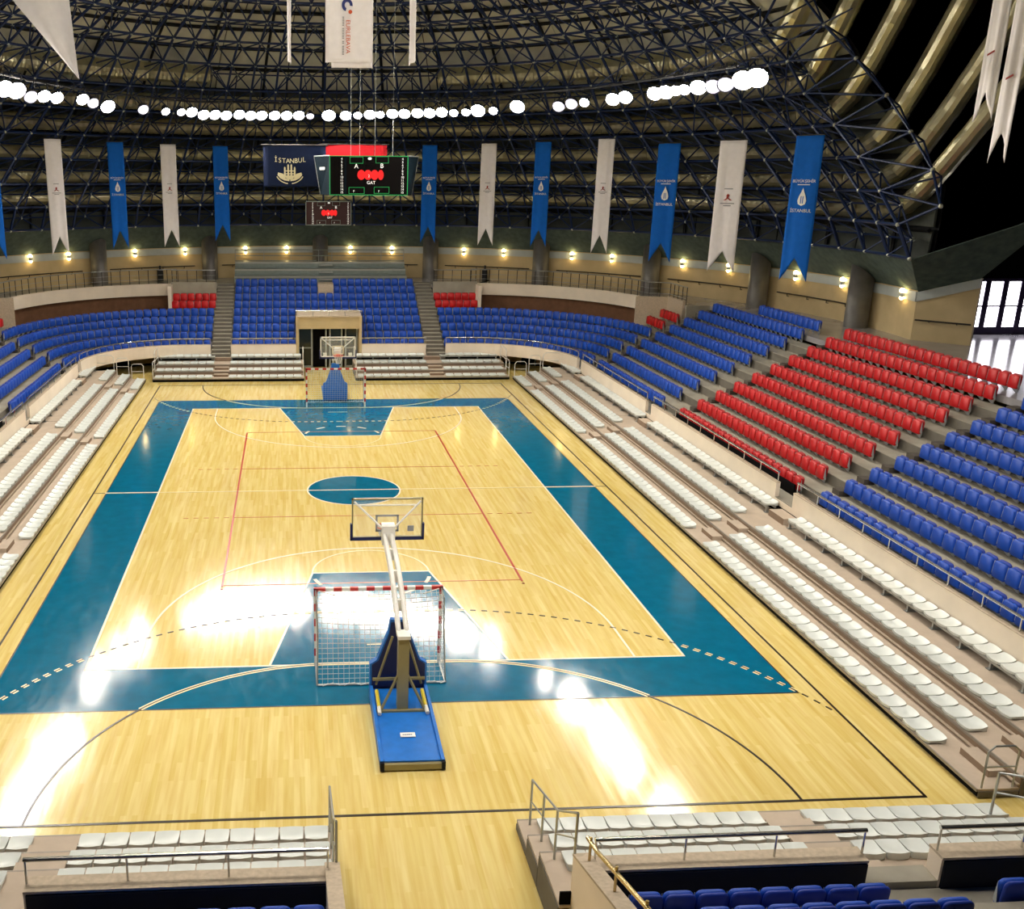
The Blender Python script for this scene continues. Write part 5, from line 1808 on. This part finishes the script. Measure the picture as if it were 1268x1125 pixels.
BN = [(0, 'b', 149.0, 13.75, 7.05), (1, 'w', 137.3, 13.81, 7.06), (2, 'b', 126.3, 13.74, 7.25), (3, 'w', 117.1, 13.68, 7.22), (4, 'b', 108.0, 13.64, 7.5), (5, 'b', 71.6, 13.78, 7.4), (6, 'w', 61.3, 13.85, 7.34),
      (7, 'b', 51.8, 13.9, 7.38), (8, 'w', 40.7, 14.0, 7.2), (9, 'b', 29.3, 13.63, 6.95), (10, 'w', 17.3, 13.66, 6.8), (11, 'b', 1.6, 13.68, 6.9)]
BW = {9: 1.28, 10: 1.45, 11: 1.35}
seen_b = {'b': 0, 'w': 0}
for i, c, a, zt, zb in BN:
    r = 22.15
    q = Vector(dpt(r, a, zt))
    # banners hang facing the court, turned a little towards the viewer on the entrance side
    v = (CAM - q); v.z = 0; v.normalize()
    rad_in = Vector((DC[0] - q.x, DC[1] - q.y, 0)).normalized()
    no = (rad_in * 0.45 + v * 0.55).normalized()
    ux = Vector((-no.y, no.x, 0))
    if ux.x < 0:
        ux = -ux
    seen_b[c] += 1
    w = BW.get(i, 1.0)
    lab = ('blue swallow-tailed banner with white drop emblem, %s blue one from the side opposite entrance' if c == 'b' else 'white swallow-tailed banner with red emblem, %s white one from the side opposite entrance') % ORD[seen_b[c]]
    root = thing('banner', lab, 'banner', q, 'swallow-tailed banners hanging from the dome')
    mb, P = cloth(q, w, zt - zb, ux, no, None, tail=1.1, wave=0.035, seed=i * 1.7, taper=0.0)
    cl = mb.build('cloth', M['cloth_blue' if c == 'b' else 'cloth_white'], root)
    MB().bar(q - ux * w * 0.53, q + ux * w * 0.53, 0.03, 6).build('hanging_rod', M['steel_dark'], root)
    for e in (-0.4, 0.4):
        MB().bar(q + ux * w * e, q + ux * w * e * 0.9 + Vector((0, 0, 0.5)), 0.012, 4).build('cord', M['steel_dark'], root)
    uy = Vector((0, 0, 1))
    D = zt - zb
    if c == 'b':
        C = P(0, D * 0.42)
        k = w / 1.0
        drop = [(0.0, 0.34), (0.05, 0.2), (0.12, 0.05), (0.16, -0.10), (0.13, -0.22), (0.0, -0.28), (-0.13, -0.22), (-0.16, -0.10), (-0.12, 0.05), (-0.05, 0.2)]
        flat_shape(root, 'drop_emblem', M['print_white'], C, ux, uy, no, [(x * k, y * k) for x, y in drop][::-1], 0.06)
        for (x0, y0, x1, y1) in ((-0.05, -0.2, -0.02, 0.05), (0.02, -0.2, 0.05, 0.05)):
            flat_shape(root, 'emblem_line', M['cloth_blue'], C, ux, uy, no, [(x0 * k, y0 * k), (x1 * k, y0 * k), (x1 * k, y1 * k), (x0 * k, y1 * k)][::-1], 0.07)
        text('BÜYÜKŞEHİR', 0.135 * k, 'lettering', M['print_white'], root, C + uy * 0.56 * k + no * 0.06, ux, uy)
        flat_shape(root, 'emblem_line', M['print_white'], C, ux, uy, no, [(-0.22 * k, 0.43 * k), (0.22 * k, 0.43 * k), (0.22 * k, 0.46 * k), (-0.22 * k, 0.46 * k)][::-1], 0.06)
        text('İSTANBUL', 0.165 * k, 'lettering', M['print_white'], root, C - uy * 0.45 * k + no * 0.06, ux, uy)
    else:
        C = P(0, D * 0.43)
        k = w / 1.0
        flat_shape(root, 'ribbon_emblem', M['print_red'], C, ux, uy, no, [(-0.17 * k, -0.10 * k), (-0.05 * k, -0.02 * k), (-0.05 * k, 0.10 * k), (0.0, 0.14 * k), (0.06 * k, 0.09 * k), (0.02 * k, 0.0), (0.18 * k, -0.10 * k), (0.07 * k, -0.09 * k), (0.0, -0.03 * k), (-0.07 * k, -0.09 * k)][::-1], 0.06)
        for (yy, hw) in ((0.30, 0.16), (-0.22, 0.26), (-0.30, 0.14)):
            flat_shape(root, 'printed_line', M['print_grey'], C, ux, uy, no, [(-hw * k, yy * k), (hw * k, yy * k), (hw * k, (yy + 0.035) * k), (-hw * k, (yy + 0.035) * k)][::-1], 0.06)

# wide white banner high over the centre, with two edge-on companions
q = Vector((0.04, 5.0, 21.0))
root = thing('wide_banner', 'wide white banner with blue ring mark and upright red lettering, high over court centre', 'banner', q)
mb, P = cloth(q, 1.86, 5.0, (1, 0, 0), (0, -1, 0), None, tail=0, wave=0.05, seed=0.6)
mb.build('cloth', M['cloth_white'], root)
mb, P2 = cloth(q + Vector((0.12, 0.12, -0.2)), 1.62, 4.98, (1, 0, 0), (0, -1, 0), None, tail=0, wave=0.04, seed=2.0)
mb.build('rear_cloth', M['cloth_white'], root)
UX, UZ, NO = Vector((1, 0, 0)), Vector((0, 0, 1)), Vector((0, -1, 0))
C = Vector((-0.05, 4.9, 18.05))
ringpts = [(0.21 * math.cos(rad(t)), 0.23 * math.sin(rad(t))) for t in range(-10, 265, 11)]
inner_ = [(0.10 * math.cos(rad(t)), 0.11 * math.sin(rad(t))) for t in range(-10, 265, 11)]
mb = MB()
n = len(ringpts)
mb.add([C + UX * a + UZ * b + NO * 0.03 for a, b in ringpts] + [C + UX * a + UZ * b + NO * 0.03 for a, b in inner_], [(i, n + i, n + i + 1, i + 1) for i in range(n - 1)])
mb.build('ring_mark', M['print_navy'], root)
flat_shape(root, 'dot_mark', M['print_orange'], C + UX * 0.12 - UZ * 0.24, UX, UZ, NO, [(0.075 * math.cos(rad(-t)), 0.075 * math.sin(rad(-t))) for t in range(0, 360, 30)], 0.04)
text('EURLEBAVA', 0.23, 'lettering', M['print_orange'], root, Vector((-0.02, 4.86, 16.92)), (0, 0, -1), (1, 0, 0))
for k in range(24):
    z = 17.6 - k * 0.058
    if k in (6, 14, 17):
        continue
    MB().box((-0.24, 4.86, z), (-0.17, 4.865, z + 0.035)).build('small_print', M['print_grey'], root)
for (x, yaw, nm) in ((-2.29, 2.0, 'on the side opposite the entrance'), (2.52, -2.0, 'on the entrance side')):
    q = Vector((x, 5.0, 21.0))
    root = thing('wide_banner', 'white banner seen edge-on beside the wide centre banner, %s' % nm, 'banner', q)
    uu = Vector((math.sin(rad(yaw)), math.cos(rad(yaw)), 0))
    mb, P = cloth(q, 1.8, 5.0, uu, Vector((uu.y, -uu.x, 0)), None, tail=0, wave=0.05, seed=x)
    mb.build('cloth', M['cloth_white'], root)
    MB().bar(q - uu * 0.9, q + uu * 0.9, 0.03, 6).build('hanging_rod', M['steel_dark'], root)
# pale banner with a long point at the upper corner opposite the entrance
q = Vector((-10.6, 0.0, 18.6))
root = thing('pointed_banner', 'pale grey banner hanging to one point near the roof, opposite the entrance', 'banner', q)
A = [Vector((-11.65, 0, 18.6)), Vector((-9.75, 0, 18.6)), Vector((-9.46, 0, 15.6)), Vector((-9.46, 0, 14.85)), Vector((-9.7, 0, 15.55)), Vector((-10.4, 0, 16.6)), Vector((-11.0, 0, 17.35))]
mb = MB(); mb.smooth = True
NXb, NZb = 8, 16
vs = []
for j in range(NZb + 1):
    z = 18.6 - 3.75 * j / NZb
    xr = -9.70 + 0.24 * (j / NZb)
    xl = -11.9 + (18.6 - z) * 0.30 if z > 17.3 else -11.51 + (17.3 - z) * 0.83
    xl = min(xl, xr - 0.02)
    for i in range(NXb + 1):
        x = xl + (xr - xl) * i / NXb
        vs.append((x, 0.07 * math.sin(i * 1.1 + j * 0.2), z))
N = len(vs)
vs += [(x, y + 0.015, z) for x, y, z in vs]
fs = []
for j in range(NZb):
    for i in range(NXb):
        a = j * (NXb + 1) + i
        fs += [(a, a + NXb + 1, a + NXb + 2, a + 1), (N + a, N + a + 1, N + a + NXb + 2, N + a + NXb + 1)]
mb.add(vs, fs).build('cloth', M['cloth_white'], root)
MB().bar((-11.9, 0, 18.62), (-9.7, 0, 18.62), 0.03, 6).build('hanging_rod', M['steel_dark'], root)
# two long white banners close on the entrance side
for k, (x, y, zt, zb, nm) in enumerate(((20.0, -3.9, 18.9, 13.5, 'the farther of two'), (20.0, -4.95, 18.9, 12.2, 'the nearer of two'))):
    q = Vector((x, y, zt))
    root = thing('banner', 'long white swallow-tailed banner in the dark over the near red seats, %s' % nm, 'banner', q, 'swallow-tailed banners hanging from the dome')
    uu = Vector((0.12, -1, 0)).normalized(); no = Vector((-1, -0.12, 0)).normalized()
    mb, P = cloth(q, 0.72, zt - zb, uu, no, None, tail=0.9, wave=0.04, seed=k * 2.0)
    mb.build('cloth', M['cloth_white'], root)
    C = P(0, (zt - zb) * 0.62)
    flat_shape(root, 'ribbon_emblem', M['print_red'], C, uu, Vector((0, 0, 1)), no, [(-0.14, -0.08), (0.14, 0.02), (0.12, 0.08), (-0.14, -0.02)][::-1], 0.06)
    MB().bar(q - uu * 0.4, q + uu * 0.4, 0.03, 6).build('hanging_rod', M['steel_dark'], root)

# ------------------------------------------------------------------ ISTANBUL banner and red banner behind the scoreboard
def wallflag(name, label, x0, x1, z0, z1, y, m, seed):
    q = Vector(((x0 + x1) / 2, y, z1))
    root = thing(name, label, 'banner', q)
    mb, P = cloth(q, x1 - x0, z1 - z0, (1, 0, 0), (0, -1, 0), None, tail=0, wave=0.04, seed=seed)
    mb.build('cloth', m, root)
    MB().bar((x0 - 0.1, y, z1), (x1 + 0.1, y, z1), 0.035, 6).build('hanging_rod', M['steel_dark'], root)
    return root


root = wallflag('city_banner', 'dark blue banner with cream city name and minaret emblem beside the scoreboard', -3.82, -0.25, 11.15, 13.42, 22.0, M['cloth_navy'], 1.0)
txt = 'İSTANBUL'
for i, ch in enumerate(txt):
    a = (i - 3.5) / 3.5
    up = 0.0 - 0.07 * (1 - a * a)
    text(ch, 0.36, 'lettering', M['print_cream'], root, (-2.30 + a * 0.80, 21.9, 12.62 + up), (1, 0, 0), (0, 0, 1))
C = Vector((-2.32, 21.9, 11.95))
for x, h in ((-0.28, 0.30), (-0.09, 0.44), (0.09, 0.44), (0.28, 0.30)):
    flat_shape(root, 'minaret', M['print_cream'], C, UX, UZ, NO, [(x - 0.045, -0.30), (x + 0.045, -0.30), (x + 0.045, h - 0.06), (x, h), (x - 0.045, h - 0.06)][::-1], 0.02)
for z0 in (0.04, -0.12):
    flat_shape(root, 'arcade', M['print_cream'], C, UX, UZ, NO, [(-0.28, z0), (0.28, z0), (0.28, z0 + 0.05), (-0.28, z0 + 0.05)][::-1], 0.018)
flat_shape(root, 'dome_base', M['print_cream'], C, UX, UZ, NO, [(-0.30, -0.18), (0.30, -0.18), (0.2, -0.34), (0, -0.42), (-0.2, -0.34)][::-1], 0.016)
for sx in (-1, 1):
    up = [(0.36, -0.10), (0.66, -0.02), (0.70, -0.16), (0.55, -0.34), (0.30, -0.46), (0.03, -0.50), (0.03, -0.40), (0.24, -0.34)]
    o = [(sx * a, b) for a, b in up]
    flat_shape(root, 'hill', M['print_cream'], C, UX, UZ, NO, o if sx < 0 else o[::-1], 0.014) if False else flat_shape(root, 'hill', M['print_cream'], C, UX, UZ, NO, o[::-1] if sx < 0 else o, 0.014)
    q1 = [(sx * 0.85 * math.sin(rad(t)), -0.66 + 0.72 * (1 - math.cos(rad(t)))) for t in range(8, 70, 8)]
    q2 = [(sx * 0.80 * math.sin(rad(t)), -0.61 + 0.68 * (1 - math.cos(rad(t)))) for t in range(8, 70, 8)]
    n = len(q1)
    MB().add([C + UX * a + UZ * b + NO * 0.02 for a, b in q1] + [C + UX * a + UZ * b + NO * 0.02 for a, b in q2], [(i, i + 1, n + i + 1, n + i) for i in range(n - 1)]).build('wave_line', M['print_cream'], root)
wallflag('red_banner', 'plain red banner hanging just behind the top of the main scoreboard', -0.45, 3.3, 12.3, 13.5, 22.6, M['cloth_red'], 2.2)


# ------------------------------------------------------------------ scoreboards
def board(label, cx, y, zc, w, h, main):
    root = thing('scoreboard', label, 'scoreboard', (cx, y, zc), 'electronic scoreboards')
    def P(u, v, o=0.0):          # u,v in metres from the middle of the face
        return Vector((cx + u, y - o, zc + v))
    if main:
        mb = MB()
        mb.hexa([(cx - w / 2, y, zc - h / 2), (cx + w / 2, y, zc - h / 2), (cx + w / 2 + 0.45, y + 1.8, zc - h / 2), (cx - w / 2 - 0.45, y + 1.8, zc - h / 2), (cx - w / 2, y, zc + h / 2), (cx + w / 2, y, zc + h / 2), (cx + w / 2 + 0.8, y + 1.8, zc + h / 2), (cx - w / 2 - 0.8, y + 1.8, zc + h / 2)])
        mb.build('cabinet', M['board_side'], root)
        for sx in (-1, 1):
            MB().bar((cx + sx * (w / 2 + 0.8), y + 1.8, zc + h / 2), (cx + sx * (w / 2 + 0.45), y + 1.8, zc - h / 2), 0.03, 5).build('edge_strip', M['steel'], root)
            MB().bar((cx + sx * w / 2, y - 0.0, zc + h / 2), (cx + sx * (w / 2 + 0.8), y + 1.8, zc + h / 2), 0.03, 5).build('edge_strip', M['steel'], root)
            c0 = Vector((cx + sx * (w / 2 + 0.33), y + 0.93, zc + h * 0.18))
            d = Vector((sx * 0.7, 1.8, 0)).normalized(); nn = Vector((sx * 1.8, -0.7, 0)).normalized()
            flat_shape(root, 'side_lamp', M['led_white'], c0, d, Vector((0, 0, 1)), nn, [(-0.35, -0.07), (0.35, -0.07), (0.35, 0.07), (-0.35, 0.07)], 0.05)
        for x in (-0.95, -0.45, 0.4, 1.4):
            MB().bar((cx + x, y + 0.9, zc + h / 2), (cx + x, y + 0.9, 22.0), 0.012, 4).build('cable', M['steel'], root)
    else:
        MB().box((cx - w / 2, y, zc - h / 2), (cx + w / 2, y + 0.25, zc + h / 2)).build('cabinet', M['steel_dark'], root)
    MB().box(P(-w / 2 + 0.03, -h / 2 + 0.03, 0.0), P(w / 2 - 0.03, h / 2 - 0.03, 0.02)).build('face', M['board_face'] if main else M['board_face_red'], root)
    g = M['led_green'] if main else M['sb_metal']
    t = 0.035
    for (a, b, c, d) in ((-w / 2, h / 2 - t, w / 2, h / 2), (-w / 2, -h / 2, w / 2, -h / 2 + t), (-w / 2, -h / 2, -w / 2 + t, h / 2), (w / 2 - t, -h / 2, w / 2, h / 2)):
        MB().box(P(a, b, 0.0), P(c, d, 0.035)).build('frame_strip', g, root)
    s = h / 2.1
    def ring(u, v, ww, hh):
        tt = 0.022 * s
        for (a, b, c, d) in ((u - ww / 2, v + hh / 2 - tt, u + ww / 2, v + hh / 2), (u - ww / 2, v - hh / 2, u + ww / 2, v - hh / 2 + tt), (u - ww / 2, v - hh / 2, u - ww / 2 + tt, v + hh / 2), (u + ww / 2 - tt, v - hh / 2, u + ww / 2, v + hh / 2)):
            MB().box(P(a, b, 0.0), P(c, d, 0.03)).build('display_frame', g, root)
    ring(-w * 0.158, h * 0.39, w * 0.17, h * 0.17)
    ring(w * 0.168, h * 0.40, w * 0.165, h * 0.17)
    ring(-w * 0.155, -h * 0.38, w * 0.20, h * 0.17)
    ring(w * 0.165, -h * 0.37, w * 0.195, h * 0.17)
    wh = M['led_white']
    X, Z = (1, 0, 0), (0, 0, 1)
    text('A', 0.34 * s, 'lettering', wh, root, P(-w * 0.16, h * 0.235, 0.03), X, Z)
    text('B', 0.34 * s, 'lettering', wh, root, P(w * 0.165, h * 0.245, 0.03), X, Z)
    for u0 in (-w * 0.345, w * 0.43):
        for k in range(12):
            text(str(4 + k), 0.17 * s, 'player_number', wh, root, P(u0, h * 0.42 - k * h * 0.077, 0.03), X, Z)
    if main:
        MB().box(P(-w * 0.31, -h * 0.47, 0.0), P(-w * 0.285, h * 0.47, 0.025)).build('divider', M['board_side'], root)
    # glowing clock digits run together by their own brightness
    for k, u in enumerate((-0.42, -0.05, 0.32, 0.66) if main else (-0.42, -0.05, 0.32, 0.62)):
        out = [(0.22 * math.cos(rad(t)) * (1 if k < 3 else 0.75), 0.27 * math.sin(rad(t))) for t in range(0, 360, 24)]
        out = [((u + a) * s, b * s + h * 0.02) for a, b in out]
        flat_shape(root, 'clock_digit', M['led_red'], P(0, 0), UX, UZ, NO, out, 0.04 + 0.002 * k)
    text('2', 0.2 * s, 'period_digit', wh, root, P(0.0, -h * 0.01, 0.06), X, Z)
    text('GAT', 0.24 * s, 'lettering', wh, root, P(0.03 * w, -h * 0.18, 0.03), X, Z)
    for u0 in (-w * 0.19, w * 0.13):
        text('F', 0.16 * s, 'lettering', wh, root, P(u0, -h * 0.40, 0.03), X, Z)
    flat_shape(root, 'top_lamp', wh, P(0.01 * w, h * 0.43), UX, UZ, NO, [(0.11 * s * math.cos(rad(t)), 0.07 * s * math.sin(rad(t))) for t in range(0, 360, 30)], 0.03)
    return root


board('large black scoreboard with green border hanging on cables over the far end', 2.05, 20.0, 11.77, 4.36, 2.1, True)
board('smaller dark red scoreboard fixed to the truss above the centre stand', -0.1, 22.4, 9.66, 2.66, 1.36, False)


# ------------------------------------------------------------------ lettering becomes plain mesh
bpy.context.view_layer.update()
dg = bpy.context.evaluated_depsgraph_get()
new = []
for o in TEXTS:
    me = bpy.data.meshes.new_from_object(o.evaluated_get(dg))
    n = bpy.data.objects.new('tmp', me)
    n.matrix_local = o.matrix_local.copy()
    new.append((o, n, o.name, o.parent))
for o, n, nm, par in new:
    ml = o.matrix_local.copy()
    bpy.data.objects.remove(o)
    n.name = nm
    COL.objects.link(n)
    n.parent = par
    n.matrix_local = ml
